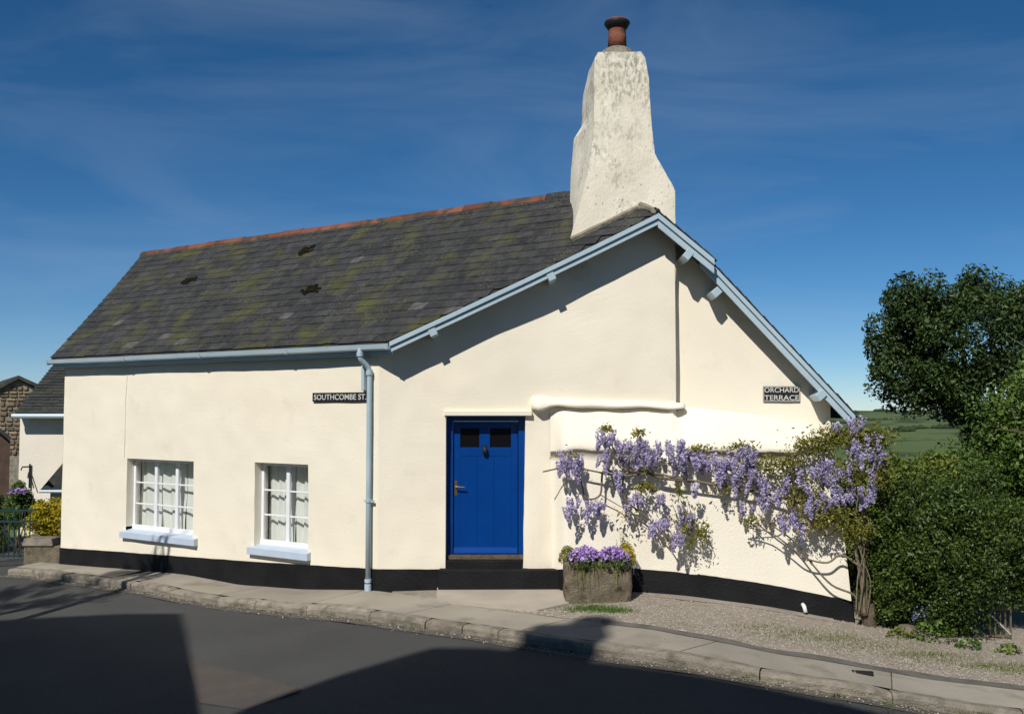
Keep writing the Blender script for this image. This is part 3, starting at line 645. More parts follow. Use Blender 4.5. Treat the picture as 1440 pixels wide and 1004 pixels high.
# ---- chimney (front flush with the gable wall)
YC = YW + 0.02
fr = [(803, 345), (803, 333), (826, 247), (836, 180), (836, 120), (837, 80), (842, 71)]; fr_r = [(951, 345), (949, 265), (921, 216), (917, 180), (914, 110), (909, 80), (903, 71)]
bk_ = [(800, 345), (801, 287), (806, 196), (818, 178), (820, 132), (831, 88), (838, 73)]
mb = MB(); V = []; zs_ = [hy(p[0], p[1], YC).z for p in fr]; LV = cuts(zs_[0] - .5, zs_[-1], .09)
def ix(arr, z, y): P = sorted((hy(a, b, y).z, hy(a, b, y).x) for a, b in arr); return float(np.interp(z, [p[0] for p in P], [p[1] for p in P]))
ring = []
for z in LV:
    t = sstep(zs_[3], zs_[-1], z); dp = 0.95 - .12 * t; yb = YC + dp
    xl, xr, bl_ = ix(fr, z, YC), ix(fr_r, z, YC), ix(bk_, z, yb); 
    lean = 0.03 * max(0, z - 5); P = []
    for q in range(7): P.append((xl + (xr - xl) * q / 6, YC + lean))
    for q in range(1, 6): P.append((xr - .04 * q / 5, YC + lean + (dp - lean) * q / 5))
    xbr = max(xr - .04, bl_ + .4)
    for q in range(1, 7): P.append((xbr + (bl_ - xbr) * q / 6, yb))
    for q in range(1, 5): P.append((bl_ + (xl - bl_) * q / 5, yb + (YC + lean - yb) * q / 5))
    c = np.mean(P, 0)
    for (x, y) in P:
        cr = 0.0; f = 0.02 * nz(x * 1.6, y * 1.6, z * 1.6) + .008 * nz(x * 5, y * 5, z * 5)
        v = np.array([x, y]) - c; v /= np.linalg.norm(v); V.append((x + v[0] * f, y + v[1] * f, z + (0.02 * nz(x * 3, y * 3) if z == LV[-1] else 0)))
m = 22; n = len(LV)
mb.add(V, [[i * m + j, i * m + (j + 1) % m, (i + 1) * m + (j + 1) % m, (i + 1) * m + j] for i in range(n - 1) for j in range(m)] + [[(n - 1) * m + j for j in range(m)]])
chim = mb.build('chimney', 'chimney_render', cottage)
pc = hy(868, 70, YC + .42); ph = hy(868, 38, YC + .42).z - pc.z
mb = MB(); mb.lathe([(.25, -.10), (.22, -.02), (.17, .015), (.14, .03)], pc + Vector((0, 0, -.02)), 18); mb.build('mortar_flaunching', 'mortar', chim)
mb = MB(); mb.lathe([(.135, .0), (.128, ph * .5), (.12, ph * .85), (.128, ph * .87), (.128, ph * .95), (.11, ph)], pc + Vector((0, 0, .02)), 24); pot = mb.build('chimney_pot', 'terracotta', chim, smooth=True)
zc = pc.z + ph
mb = MB(); mb.lathe([(.10, -.05), (.135, -.04), (.185, .035), (.182, .06), (.165, .07), (.10, .075)], (pc.x, pc.y, zc), 24); mb.build('cowl', 'iron_black', pot, smooth=True)
mb = MB(); mb.lathe([(.165, .066), (.15, .092), (.09, .115), (.0, .12)], (pc.x, pc.y, zc), 24); mb.build('cowl_cap', 'terracotta', pot, smooth=True)
# mortar along the chimney foot
mb = MB(); path = []
for i in range(9):
    p = hy(803 + (926 - 803) * i / 8, 338 - (338 - 291) * i / 8, YC - .03); path.append((p.x, p.y, min(lz(p.x, p.y), rz(p.x, p.y)) + .012))
mb.tube(path, [.035 + .012 * random.random() for _ in path], 6); mb.build('mortar_fillet', 'mortar', cottage)
mb = MB(); HE = RRt; P = [A.lerp(HE, t) + Vector((0, .02, .012)) for t in np.linspace(.0, .42, 12)]
mb.tube(P, [.05 + .02 * nz(i * 1.7, 2) for i in range(12)], 7); V = [(x + .02 * nz(x * 14, y * 14, z * 14), y, z + .02 * nz(y * 14, x * 14, 5)) for x, y, z in mb.v]; obj('hip_mortar', V, mb.f, 'mortar', cottage)

# ---- windows
def window(o, cols, name):
    sr, sl2, z0, z1 = o; D = -.15; w = sl2 - sr; fw = .052
    root = empty(name, PL((sr + sl2) / 2, z0, D), parent=cottage)
    def bar(nm, s0, s1, za, zb, d0, d1, mat='white_paint', bev=.004):
        mb = MB(); mb.box(PL((s0 + s1) / 2, (za + zb) / 2, (d0 + d1) / 2), UL * ((s1 - s0) / 2), NL * ((d1 - d0) / 2), (0, 0, (zb - za) / 2)); return mb.build(nm, mat, root, bev=bev)
    zs0 = z0 + .075
    bar('frame_sill_rail', sr, sl2, z0 - .0, zs0 + .02, D - .03, D + .035); bar('frame_head', sr, sl2, z1 - .05, z1 + .0, D - .03, D + .02)
    for s in (sr, sl2 - fw): bar('frame_jamb', s, s + fw, zs0 + .02, z1 - .05, D - .03, D + .02)
    cw = (w - 2 * fw) / cols; a0, a1 = zs0 + .02, z1 - .05
    for c in range(1, cols): s = sr + fw + cw * c; bar('mullion', s - .034, s + .034, a0, a1, D - .028, D + .018)
    for c in range(cols):
        sa = sr + fw + cw * c + (.034 if c else 0); sb = sr + fw + cw * (c + 1) - (.034 if c < cols - 1 else 0)
        for k in range(3):
            za, zb = a0 + (a1 - a0) * k / 3, a0 + (a1 - a0) * (k + 1) / 3
            bar('pane', sa + .002, sb - .002, za + .003, zb - .003, D - .012, D - .008, 'window_glass', 0)
            if k: bar('glazing_bar', sa, sb, za - .012, za + .012, D - .022, D + .006, bev=.003)
    # curtains and the dim room
    for (ca, cb) in ([(.0, .29), (.31, 1.0)] if cols == 3 else [(.0, .45), (.475, 1.0)]):
        mb = MB(); mb.grid(lambda t, z: PL(sr + w * (ca + (cb - ca) * t), z, D - .13 + .022 * math.sin(t * (cb - ca) * 46 + 2 * nz(z * 1.2, t * 3)) + .012 * nz(t * 9, z * 2)), cuts(0, 1, .012), cuts(z0 + .03, z1 + .05, .1)); mb.build('curtain', 'curtain', root, smooth=True)
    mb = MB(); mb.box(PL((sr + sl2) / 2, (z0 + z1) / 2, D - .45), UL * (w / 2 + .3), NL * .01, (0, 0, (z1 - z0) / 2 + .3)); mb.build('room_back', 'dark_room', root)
    return root
window(OW[0], 3, 'window'); window(OW[1], 2, 'window')
for o, (lx, ly, rx, ry, h) in ((OW[0], (168, 748, 273, 757, 10)), (OW[1], (347, 770, 432, 777, 10))):
    sa, za = pl(lx, ly, .07); sb, zb = pl(rx, ry, .07); z = (za + zb) / 2 + .0
    mb = MB(); V = [PL(s, zz, d) for zz, q in ((z - .105, 0), (z, 1)) for s, d in ((sb, .075), (sa, .075), (sa, -.14), (sb, -.14))]
    V = [v + Vector((0, 0, .035 if i in (6, 7) else 0)) for i, v in enumerate(V)]; mb.hexa(V); mb.build('window_sill', 'sill_paint', cottage, bev=.007, seg=2)
# ---- door
door = empty('door', (( DX0 + DX1) / 2, YW + .1, DZ0), parent=cottage)
def db(nm, x0, x1, z0, z1, y0, y1, mat='door_blue', par=None, bev=.004):
    mb = MB(); mb.box(((x0 + x1) / 2, (y0 + y1) / 2, (z0 + z1) / 2), ((x1 - x0) / 2, 0, 0), (0, (y1 - y0) / 2, 0), (0, 0, (z1 - z0) / 2)); return mb.build(nm, mat, par or door, bev=bev)
YD = YW + .18; zz = lambda py: hy(680, py, YD).z; xx = lambda px: hy(px, 680, YD).x
zs_d = zz(779)
db('frame_jamb', DX0 - .01, xx(637), zs_d, DZ1, YD - .04, YD + .08); db('frame_jamb', xx(729), DX1 + .03, zs_d, DZ1, YD - .04, YD + .08); db('frame_head', xx(637), xx(729), zz(592), DZ1 + .02, YD - .04, YD + .08)
L0, L1 = xx(637.8), xx(728.2); P = [xx(647), xx(674), xx(689), xx(718.5)]; zt, zp1, zp0, zb = zz(592.6), zz(602), zz(629), zz(778.4)
db('stile', L0, P[0], zb, zt, YD, YD + .04); db('stile', P[3], L1, zb, zt, YD, YD + .04); db('top_rail', P[0], P[3], zp1, zt, YD + .001, YD + .04)
db('mid_rail', P[0], P[3], zz(641), zp0, YD + .001, YD + .04); db('muntin', P[1], P[2], zp0, zp1, YD + .001, YD + .04)
for a, b in ((P[0], P[1]), (P[2], P[3])): db('pane', a, b, zp0, zp1, YD + .018, YD + .024, 'dark_glass', bev=0)
for i in range(3):
    a, b = P[0] + (P[3] - P[0]) * i / 3, P[0] + (P[3] - P[0]) * (i + 1) / 3; db('plank', a + .0008, b - .0008, zb, zz(641), YD + .006, YD + .036, bev=.0025)
mb = MB(); mb.prism([(L0 + .005, YD + .004, zz(769)), (L0 + .005, YD - .045, zz(776)), (L0 + .005, YD - .045, zb), (L0 + .005, YD + .004, zb)], (L1 - L0 - .01, 0, 0)); mb.build('weather_board', 'door_blue', door, bev=.003)
hx, hz = xx(641), zz(686); hp = db('handle_plate', hx - .018, hx + .018, hz - .10, hz + .10, YD - .008, YD, 'brass', bev=.003)
mb = MB(); mb.tube(smooth_path([(hx, YD - .005, hz + .02), (hx, YD - .055, hz + .02), (hx + .02, YD - .062, hz + .02), (hx + .13, YD - .06, hz + .012)], 4), .009, 8); mb.build('lever', 'brass', hp, smooth=True)
kx, kzz = xx(682), zz(630); kn = db('knocker_plate', kx - .022, kx + .022, kzz - .035, kzz + .05, YD - .014, YD, 'iron_black', bev=.006)
mb = MB(); mb.lathe([(.012, .0), (.034, -.02), (.04, -.06), (.03, -.095), (.01, -.105)], (kx, YD - .035, kzz + .02), 12); mb.build('knocker', 'iron_black', kn, smooth=True)
db('threshold', DX0 - .005, DX1 - .01, zz(785), zs_d, YD - .10, YD + .1, 'bark', bev=.004)
db('upper_step', DX0 - .004, DX1 - .015, DZ0 - .3, zz(785) - .001, YW - .005, YD + .1, 'plinth_black', cottage, bev=.012)
ls = [hy(p, 801, YW - .14) for p in (616, 787)]
db('lower_step', ls[0].x, ls[1].x, ls[0].z - .5, ls[0].z, YW - .14, YW + .1, 'plinth_black', cottage, bev=.016)
lt = [hy(p, 579, YW - .05) for p in (624.5, 748)]
db('lintel_board', lt[0].x, lt[1].x, hy(680, 584.5, YW - .06).z, lt[0].z + .012, YW - .06, YW + .1, 'cream', cottage, bev=.004)
# little waste pipe through the plinth
q = h3(1131, 855, .05); mb = MB(); mb.tube([q + Vector((-.0, .12, .05)), q + Vector((.0, 0, .02)), q + Vector((.012, -.02, -.05))], .026, 10); mb.build('waste_pipe', 'plastic_white', cottage, smooth=True)

# ------------------------------------------------------------------ street signs
def text_mesh(txt, w, h):
    cu = bpy.data.curves.new('t', 'FONT'); cu.body = txt; cu.extrude = 0.02; cu.offset = 0.008; cu.align_x = 'CENTER'; cu.align_y = 'CENTER'; cu.resolution_u = 3
    o = bpy.data.objects.new('t', cu); COL.objects.link(o); dg = bpy.context.evaluated_depsgraph_get(); me = bpy.data.meshes.new_from_object(o.evaluated_get(dg))
    V = np.array([v.co[:] for v in me.vertices]); Fs = [list(p.vertices) for p in me.polygons]; bpy.data.objects.remove(o); bpy.data.meshes.remove(me)
    lo, hi = V.min(0), V.max(0); V = (V - (lo + hi) / 2) / (hi - lo) * np.array([w, h, .006]); return V, Fs
def sign(name, lines, c, ux, nn, w, h, lab, border):
    root = empty(name, c - Vector((0, 0, h / 2)), lab, 'sign'); up = Vector((0, 0, 1))
    MB().box(c, ux * (w / 2), nn * .009, up * (h / 2)).build('plate', 'sign_black', root, bev=.003)
    if border:
        for a, b, hw, hh in ((0, h / 2 - .008, w / 2 - .004, .0035), (0, -h / 2 + .008, w / 2 - .004, .0035), (w / 2 - .008, 0, .0035, h / 2 - .012), (-w / 2 + .008, 0, .0035, h / 2 - .012)):
            MB().box(c + ux * a + up * b + nn * .010, ux * hw, nn * .003, up * hh).build('border', 'sign_white', root)
    for i, tx in enumerate(lines):
        lh = h / len(lines); V, Fs = text_mesh(tx, w * .93, lh * (.66 if len(lines) > 1 else .62)); z = h / 2 - lh * (i + .5) - (.004 if len(lines) > 1 and i else -.004 if len(lines) > 1 else 0)
        V = [c + ux * v[0] + up * (v[1] + z * .94) + nn * (v[2] + .012) for v in V]; obj('lettering', V, Fs, 'sign_white', root)
(sa, za), (sb, zb) = pl(440, 559.5, .02), pl(519, 557, .02)
sign('street_name_sign', ['SOUTHCOMBE ST.'], PL((sa + sb) / 2, (za + zb) / 2, .022), -UL, NL, sa - sb, .125, 'black street name plate reading SOUTHCOMBE ST. beside the downpipe', False)
(sa, za), (sb, zb) = p2(1073, 553, .02), p2(1125, 554.5, .02)
sign('street_name_sign', ['ORCHARD', 'TERRACE'], P2((sa + sb) / 2, (za + zb) / 2, .022), U2, N2, sb - sa, .205, 'black two-line name plate reading ORCHARD TERRACE under the right verge', True)

# ------------------------------------------------------------------ stone trough and its plants
tq = hg(842, 848); TX0, TX1 = hy(794, 800, tq.y).x, hy(890, 800, tq.y).x; TZ = zg(tq.x, tq.y); TH_ = hy(842, 791, tq.y).z - TZ; TD = .46
tcx, tcy = (TX0 + TX1) / 2, tq.y + TD / 2
def trough_ring(f, inset, z, n=40):
    out = []
    for k in range(n):
        a = 2 * math.pi * k / n; e = 0.28; ca, sa_ = math.cos(a), math.sin(a)
        x = (TX1 - TX0) / 2 * f * math.copysign(abs(ca) ** e, ca); y = TD / 2 * f * math.copysign(abs(sa_) ** e, sa_)
        x -= math.copysign(min(abs(x), inset), x); y -= math.copysign(min(abs(y), inset), y)
        dsp = 0.016 * nz(x * 7, y * 7, z * 7) + .008 * nz(x * 17, y * 17, z * 17); l = math.hypot(x, y) or 1
        out.append(Vector((tcx + x + x / l * dsp, tcy + y + y / l * dsp, TZ + z + .008 * nz(x * 9, y * 9, 4))))
    return out
rings = [trough_ring(.93, 0, -.03), trough_ring(.99, 0, .03)] + [trough_ring(1, 0, .03 + (TH_ - .06) * i / 8) for i in range(1, 9)] + [trough_ring(.985, 0, TH_), trough_ring(1, .07, TH_), trough_ring(1, .09, TH_ - .06)]
V = [p for r_ in rings for p in r_]; n = 40
Fs = [[i * n + j, i * n + (j + 1) % n, (i + 1) * n + (j + 1) % n, (i + 1) * n + j] for i in range(len(rings) - 1) for j in range(n)]
trough = empty('stone_trough', (tcx, tcy, TZ), 'rough granite trough full of flowers standing right of the door', 'planter')
obj('trough_body', V, Fs, 'trough_stone', trough, smooth=True)
obj('soil', rings[-1] + [Vector((tcx, tcy, TZ + TH_ - .03))], [[j, (j + 1) % n, n] for j in range(n)], 'earth', trough)
def mound(c, r, n):
    e = rng.normal(size=(n, 3)); e[:, 2] = np.abs(e[:, 2]); e /= np.linalg.norm(e, axis=1, keepdims=True); return np.array(c) + e * np.array(r) * rng.uniform(.75, 1.05, (n, 1)), e
zt0 = TZ + TH_
for dx, lab in ((-.17, 'mound of purple bell flowers in the left half of the stone trough'), (.19, 'mound of purple bell flowers in the right half of the stone trough')):
    c = (tcx + dx, tcy - .10, zt0 - .06); r_ = empty('flowering_plant', (c[0], c[1], zt0 - .04), lab, 'flowers', 'purple mounds in the trough')
    p, e = mound(c, (.25, .23, .17), 1000); leaves('foliage', p, .035, 'leaf_hedge', r_, outward=e)
    p, e = mound((c[0], c[1], c[2] + .03), (.23, .20, .21), 620); p = p[(e[:, 2] > .25)]; leaves('flowers', p, .036, 'petal_purple', r_, asp=.95, outward=e[e[:, 2] > .25], kind='stuff')
for dx, lab, sc in ((-.37, 'golden heath at the left end of the stone trough', .8), (.38, 'tall golden heath at the right end of the stone trough', 1.0)):
    c = (tcx + dx, tcy + .06, zt0 - .04); r_ = empty('heath_plant', (c[0], c[1], zt0 - .03), lab, 'plant', 'golden heaths in the trough')
    p, e = mound(c, (.12, .20, .26 * sc), 1300); leaves('foliage', p, .026, 'leaf_bronze' if dx < 0 else 'leaf_gold', r_, asp=.35, outward=e)
    if dx > 0:
        pts = []
        for k in range(16):
            x, y, h = c[0] - .05 + random.gauss(0, .05), c[1] + random.gauss(0, .05), random.uniform(.2, .42)
            for j in range(26): t = j / 25; pts.append((x + .04 * t * nz(k, 1) + random.gauss(0, .008), y + random.gauss(0, .008), zt0 + h * t))
        leaves('seed_stalks', pts, .024, 'grass_dry', r_, asp=.3)
def blades(name, specs, mat, parent=None, **kw):
    V = []; Fs = []
    for (x, y, z, dx, dy, h, w, droop) in specs:
        o = len(V); sd = Vector((-dy, dx, 0)); sd = sd.normalized() * w if sd.length > 1e-5 else Vector((w, 0, 0))
        for t in (0, .35, .7, 1.0):
            q = Vector((x + dx * t, y + dy * t, z + h * t - droop * t * t)); ww = sd * (1 - t * .9); V += [q - ww, q + ww]
        Fs += [[o + 2 * i, o + 2 * i + 1, o + 2 * i + 3, o + 2 * i + 2] for i in range(3)]
    return obj(name, V, Fs, mat, parent, **kw)
sp_ = []
for cx_, n_b in ((-.20, 26), (.18, 10), (-.05, 9)):
    for k in range(n_b):
        x = tcx + cx_ + random.gauss(0, .07); sp_.append((x, tcy - .15 + random.uniform(-.03, .03), zt0 + .02, random.gauss(0, .05), -random.uniform(.12, .18), .14, .006, random.uniform(.25, .52)))
for k in range(46):
    x = tcx + random.uniform(-.36, .36); sp_.append((x, tcy - .12 + random.uniform(-.05, .05), zt0 + .03, random.gauss(0, .07), -random.uniform(.02, .14), random.uniform(.12, .24), .005, random.uniform(.02, .2)))
rb = blades('trailing_leaves', sp_, 'leaf_bronze'); tag(rb, 'long yellowing leaves trailing over the front of the stone trough', 'leaves')

# ------------------------------------------------------------------ gravel, grass, weeds
n = 22000; xs_ = rng.uniform(-.1, 8.2, n); keep = []
for x in xs_:
    y = bl(x) + .08 + random.random() ** 1.3 * max(.3, min(3.0, (y3(x) if x < X3b else 14) - bl(x) - .05)); 
    if x < .55 and y > bl(x) + .45: continue
    keep.append((x, y, zg(x, y) + .002))
K_ = np.array(keep); n = len(K_); s = rng.uniform(.004, .010, (n, 1, 1)); base_o = np.array([[1, 0, 0], [0, 1, 0], [-1, 0, 0], [0, -1, 0], [0, 0, .8]], float)
ang = rng.uniform(0, 6.28, n); ca, sa_ = np.cos(ang), np.sin(ang); Rm = np.zeros((n, 3, 3)); Rm[:, 0, 0] = ca; Rm[:, 0, 1] = -sa_; Rm[:, 1, 0] = sa_; Rm[:, 1, 1] = ca; Rm[:, 2, 2] = 1
st = np.ones((n, 1, 3)); st[:, 0, 0] = rng.uniform(.7, 1.6, n); Vp = np.einsum('nij,nkj->nki', Rm, base_o[None] * st * s) + K_[:, None, :]
i5 = np.arange(n)[:, None] * 5; Fp = np.concatenate([np.concatenate([i5 + a, i5 + b, i5 + 4], 1) for a, b in ((0, 1), (1, 2), (2, 3), (3, 0))])
obj('gravel', Vp.reshape(-1, 3), Fp, 'pebble', kind='stuff')
def tufts(name, blobs, mat, hgt, label=None, cat=None, **kw):
    sp2 = []
    for (px, py, rx, ry, nn) in blobs:
        for k in range(nn):
            q = hg(px + random.gauss(0, rx * .5), py + random.gauss(0, ry * .5)); h = hgt * random.uniform(.5, 1.2)
            sp2.append((q.x, q.y, q.z - .01, random.gauss(0, h * .4), random.gauss(0, h * .4), h, .0035, h * .25))
    return blades(name, sp2, mat, kind='stuff')
tag(tufts('grass', [(832, 856, 36, 5, 1500), (868, 859, 26, 4, 650), (800, 858, 10, 2, 40)], 'grass', .055), 'bright green grass growing in front of the stone trough', 'grass')
tag(tufts('sparse_grass', [(1120, 890, 70, 9, 620), (1230, 908, 90, 9, 700), (1330, 925, 70, 9, 620), (1425, 940, 40, 8, 420), (1060, 880, 50, 5, 160), (1010, 900, 60, 3, 50), (1180, 898, 50, 6, 500), (1290, 920, 60, 6, 500), (1390, 936, 50, 5, 500)], 'grass_dry', .05), 'thin dry grass coming through the gravel', 'grass')
tag(tufts('kerb_weeds', [(1250, 988, 12, 5, 60), (1180, 978, 14, 3, 40), (1100, 960, 14, 3, 36), (585, 880, 8, 2, 26), (1050, 950, 9, 4, 40), (1360, 1003, 30, 4, 70), (395, 858, 14, 3, 30)], 'grass_dry', .04), 'tiny weeds along the foot of the kerb', 'weeds')
q = hg(1211, 946); 
cov = empty('stopcock_cover', q, 'small dark iron cover set in the pavement near the right edge', 'cover'); ax = Vector((.115, -.03, 0)); ay = Vector((.02, .06, 0))
MB().box(q + Vector((0, 0, .006)), ax, ay, (0, 0, .005)).build('frame', 'iron_black', cov, bev=.002)
for k in range(4): MB().box(q + Vector((0, 0, .013)) + ax * (-.72 + .48 * k), ax * .17, ay * .75, (0, 0, .003)).build('rib', 'iron_black', cov)

gr_ = []
for k in range(2600):
    s_ = random.uniform(0, KS[-1]); w_ = -abs(random.gauss(0, .09)); q_ = kerb_at(s_, w_); gr_.append((q_.x, q_.y, zg(q_.x, q_.y) - .094))
leaves('kerb_litter', gr_, .016, 'pebble', None, asp=.8, up=3.0, label='grit and leaf litter lying along the kerb', cat='litter', kind='stuff')
# ------------------------------------------------------------------ wisteria
c6 = lambda x, y: (760 + x / 2.952, 560 + y / 2.952)
wist = empty('wisteria', (X3b + .12, 12.75, zg(X3b, 12.75)), 'wisteria with hanging lilac flowers trained along the lower gable wall', 'climber')
def wp(px, py, d): return h3(px, py, d)
stems = [([(1345, 900), (1335, 780), (1312, 650), (1290, 560), (1200, 500), (1090, 440), (930, 395), (800, 372), (650, 345), (560, 330), (470, 312), (330, 322), (210, 300), (120, 285), (10, 305)], .14, .027, .010),
         ([(1325, 905), (1305, 820), (1210, 775), (1130, 690), (1060, 600), (980, 540), (900, 480)], .13, .018, .008),
         ([(1330, 700), (1250, 650), (1190, 682), (1100, 662), (1030, 610), (950, 555), (850, 535)], .15, .017, .007),
         ([(640, 345), (500, 330), (420, 300), (350, 318), (345, 395), (372, 440), (450, 500), (530, 590), (560, 640)], .12, .022, .008),
         ([(330, 322), (262, 300), (248, 400), (190, 415), (170, 350), (150, 300)], .12, .018, .008),
         ([(350, 300), (320, 240), (280, 170), (255, 140)], .14, .010, .004), ([(470, 312), (430, 250), (400, 180), (410, 150)], .12, .009, .004),
         ([(248, 400), (300, 430), (370, 470), (450, 510)], .10, .008, .004), ([(560, 590), (575, 520), (548, 440)], .12, .007, .004),
         ([(1355, 900), (1370, 760), (1330, 640), (1370, 560), (1350, 470)], .18, .010, .006), ([(1320, 900), (1342, 700), (1300, 570), (1240, 480), (1230, 380), (1300, 280)], .22, .014, .006),
         ([(1310, 890), (1318, 740), (1345, 620), (1310, 500), (1330, 350), (1370, 230)], .26, .011, .005), ([(1090, 440), (1000, 330), (880, 270), (820, 240)], .15, .014, .005),
         ([(1060, 430), (1000, 500), (960, 515), (860, 535)], .14, .010, .005), ([(930, 395), (860, 330), (760, 290), (640, 240), (540, 215)], .16, .013, .005)]
for pts, d, r0, r1 in stems:
    P = smooth_path([wp(*c6(x, y), d + .03 * nz(x * .01, y * .01)) for x, y in pts], 5); k = len(P)
    mb = MB(); mb.tube(P, [r0 + (r1 - r0) * (i / (k - 1)) ** .7 for i in range(k)], 7); mb.build('stem', 'stem', wist, smooth=True)
racemes = []
for v in range(6):
    Ln, Rr = (.13 + .022 * v), (.046 + .006 * (v % 3)); n = 150 + 14 * v; t = rng.uniform(0, 1, n) ** .85; a = rng.uniform(0, 6.28, n); rr = Rr * (1.05 - t) ** .6 * rng.uniform(.55, 1.0, n)
    p = np.stack([rr * np.cos(a) + .02 * t * np.sin(v), rr * np.sin(a), -Ln * t], 1); e = np.stack([np.cos(a), np.sin(a), np.zeros(n)], 1)
    o = leaves('raceme_shape', p, .023, 'petal_wisteria', None, asp=.9, outward=e); racemes.append(o.data); off = Vector((0, 0, -Ln / 2))
    bpy.data.objects.remove(o)
blobs = [(804, 652, 18, 20, 16), (804, 714, 11, 8, 5), (838, 715, 14, 8, 7), (846, 610, 6, 8, 3), (868, 622, 12, 14, 7), (851, 645, 10, 10, 4), (866, 672, 8, 6, 3), (885, 636, 15, 16, 9), (916, 638, 17, 16, 11),
         (948, 633, 24, 11, 10), (977, 648, 17, 13, 9), (1011, 662, 15, 11, 8), (994, 648, 12, 12, 6), (1024, 650, 12, 12, 6), (962, 655, 14, 10, 5), (1041, 646, 22, 15, 11), (1051, 676, 25, 18, 13), (1082, 692, 18, 16, 9), (1046, 716, 4, 4, 2), (1058, 712, 3, 3, 1),
         (1126, 672, 22, 14, 10), (1150, 702, 20, 14, 11), (1177, 658, 28, 15, 16), (1212, 632, 26, 16, 16), (1207, 694, 22, 12, 11), (1180, 690, 10, 8, 3), (1109, 730, 12, 9, 5), (1126, 746, 8, 5, 2),
         (933, 702, 7, 8, 3), (895, 711, 13, 10, 5), (926, 736, 15, 9, 6), (967, 726, 12, 9, 6), (950, 754, 8, 7, 3), (975, 688, 4, 4, 1), (1192, 598, 18, 4, 4), (1235, 652, 14, 16, 7)]
for bi, (cx_, cy_, rx, ry, n) in enumerate(blobs):
    for k in range(int(n * 1.18 + .4)):
        px, py = cx_ + random.uniform(-1, 1) * rx, cy_ + random.uniform(-1, 1) * ry * .95 - 7; d = random.uniform(.10, .30) + (.10 if px > 1080 else 0); p = wp(px, py, d)
        o = bpy.data.objects.new('flower_raceme', racemes[random.randrange(6)]); s = random.uniform(.7, 1.15)
        link(o, wist, Matrix.Translation(p + Vector((0, 0, -.09 * s))) @ Matrix.Rotation(random.uniform(0, 6.28), 4, 'Z') @ Matrix.Rotation(random.gauss(0, .28), 4, 'X') @ Matrix.Scale(s, 4))
lp = []
for (cx_, cy_, rx, ry, n) in [(852, 602, 9, 5, 90), (898, 608, 9, 5, 90), (985, 630, 20, 5, 160), (1042, 628, 20, 6, 200), (908, 685, 15, 6, 160), (962, 738, 14, 16, 260), (988, 748, 10, 14, 180), (955, 695, 10, 12, 100), (1110, 655, 20, 12, 420), (1142, 628, 28, 13, 560),
                              (1185, 615, 40, 12, 900), (1165, 728, 38, 17, 800), (1205, 745, 22, 15, 420), (1230, 618, 24, 14, 700), (1240, 665, 14, 22, 420), (1060, 732, 14, 6, 90), (895, 650, 40, 14, 160), (800, 640, 14, 8, 60), (1080, 655, 22, 14, 240), (1195, 665, 32, 24, 520), (1130, 695, 30, 22, 380), (970, 765, 6, 8, 50), (1030, 690, 30, 14, 120), (885, 725, 20, 12, 70)]:
    for k in range(int(n * (1.15 if cx_ > 1070 else 1.0))):
        p = wp(random.gauss(cx_, rx * .55), random.gauss(cy_, ry * .6), random.uniform(.05, .32) + (.08 if cx_ > 1100 else 0)); lp.append(p[:])
leaves('foliage', lp, .050, 'leaf_bronze', wist, asp=.38, jit=.5, kind='stuff')
q = h3(1212, 872, .02); tp = h3(1212, 705, .02)
pst = empty('timber_post', q + Vector((.05, 0, -.05)), 'weathered timber post at the right corner of the cottage', 'post')
mb = MB(); c = Vector((q.x + .05, q.y + .02, 0)); mb.tube([c + Vector((0, 0, q.z - .1)), c + Vector((.0, 0, (q.z + tp.z) / 2)), c + Vector((.01, 0, tp.z))], [.05, .048, .045], 8); mb.build('shaft', 'timber', pst)
mb = MB(); mb.tube([c + Vector((.03, -.08, q.z - .1)), c + Vector((.03, -.08, q.z + .1)), c + Vector((.02, -.08, q.z + .22))], [.085, .08, .065], 10); mb.build('stump_foot', 'bark', pst)

# ------------------------------------------------------------------ garden on the right
def tree(name, base_p, fork, limbs, cl, leaf, size, label, cat='tree', asp=.5, r0=.14, trunk_mat='bark'):
    root = empty(name, base_p, label, cat)
    mb = MB(); b = Vector(base_p); f = Vector(fork); mb.tube(smooth_path([b, b.lerp(f, .5) + Vector((.06, 0, 0)), f], 4), [r0 - (r0 * .4) * i / 8 for i in range(9)], 9)
    for l in limbs:
        l = Vector(l); mid = f.lerp(l, .5) + Vector((random.gauss(0, .12), random.gauss(0, .12), .1)); P = smooth_path([f, mid, l], 4); mb.tube(P, [r0 * .5 * (1 - .8 * i / (len(P) - 1)) for i in range(len(P))], 6)
        for k in range(4):
            e = l + Vector((random.gauss(0, .5), random.gauss(0, .4), random.gauss(.1, .4))); mb.tube([mid.lerp(l, random.random()), mid.lerp(l, .8).lerp(e, .6)], [r0 * .14, .006], 5)
    mb.build('trunk', trunk_mat, root, smooth=True)
    P = []; E_ = []
    for c in cl: p, e = clumps(*c); P.append(p); E_.append(e)
    leaves('crown', np.concatenate(P), size, leaf, root, asp=asp, outward=np.concatenate(E_)); return root
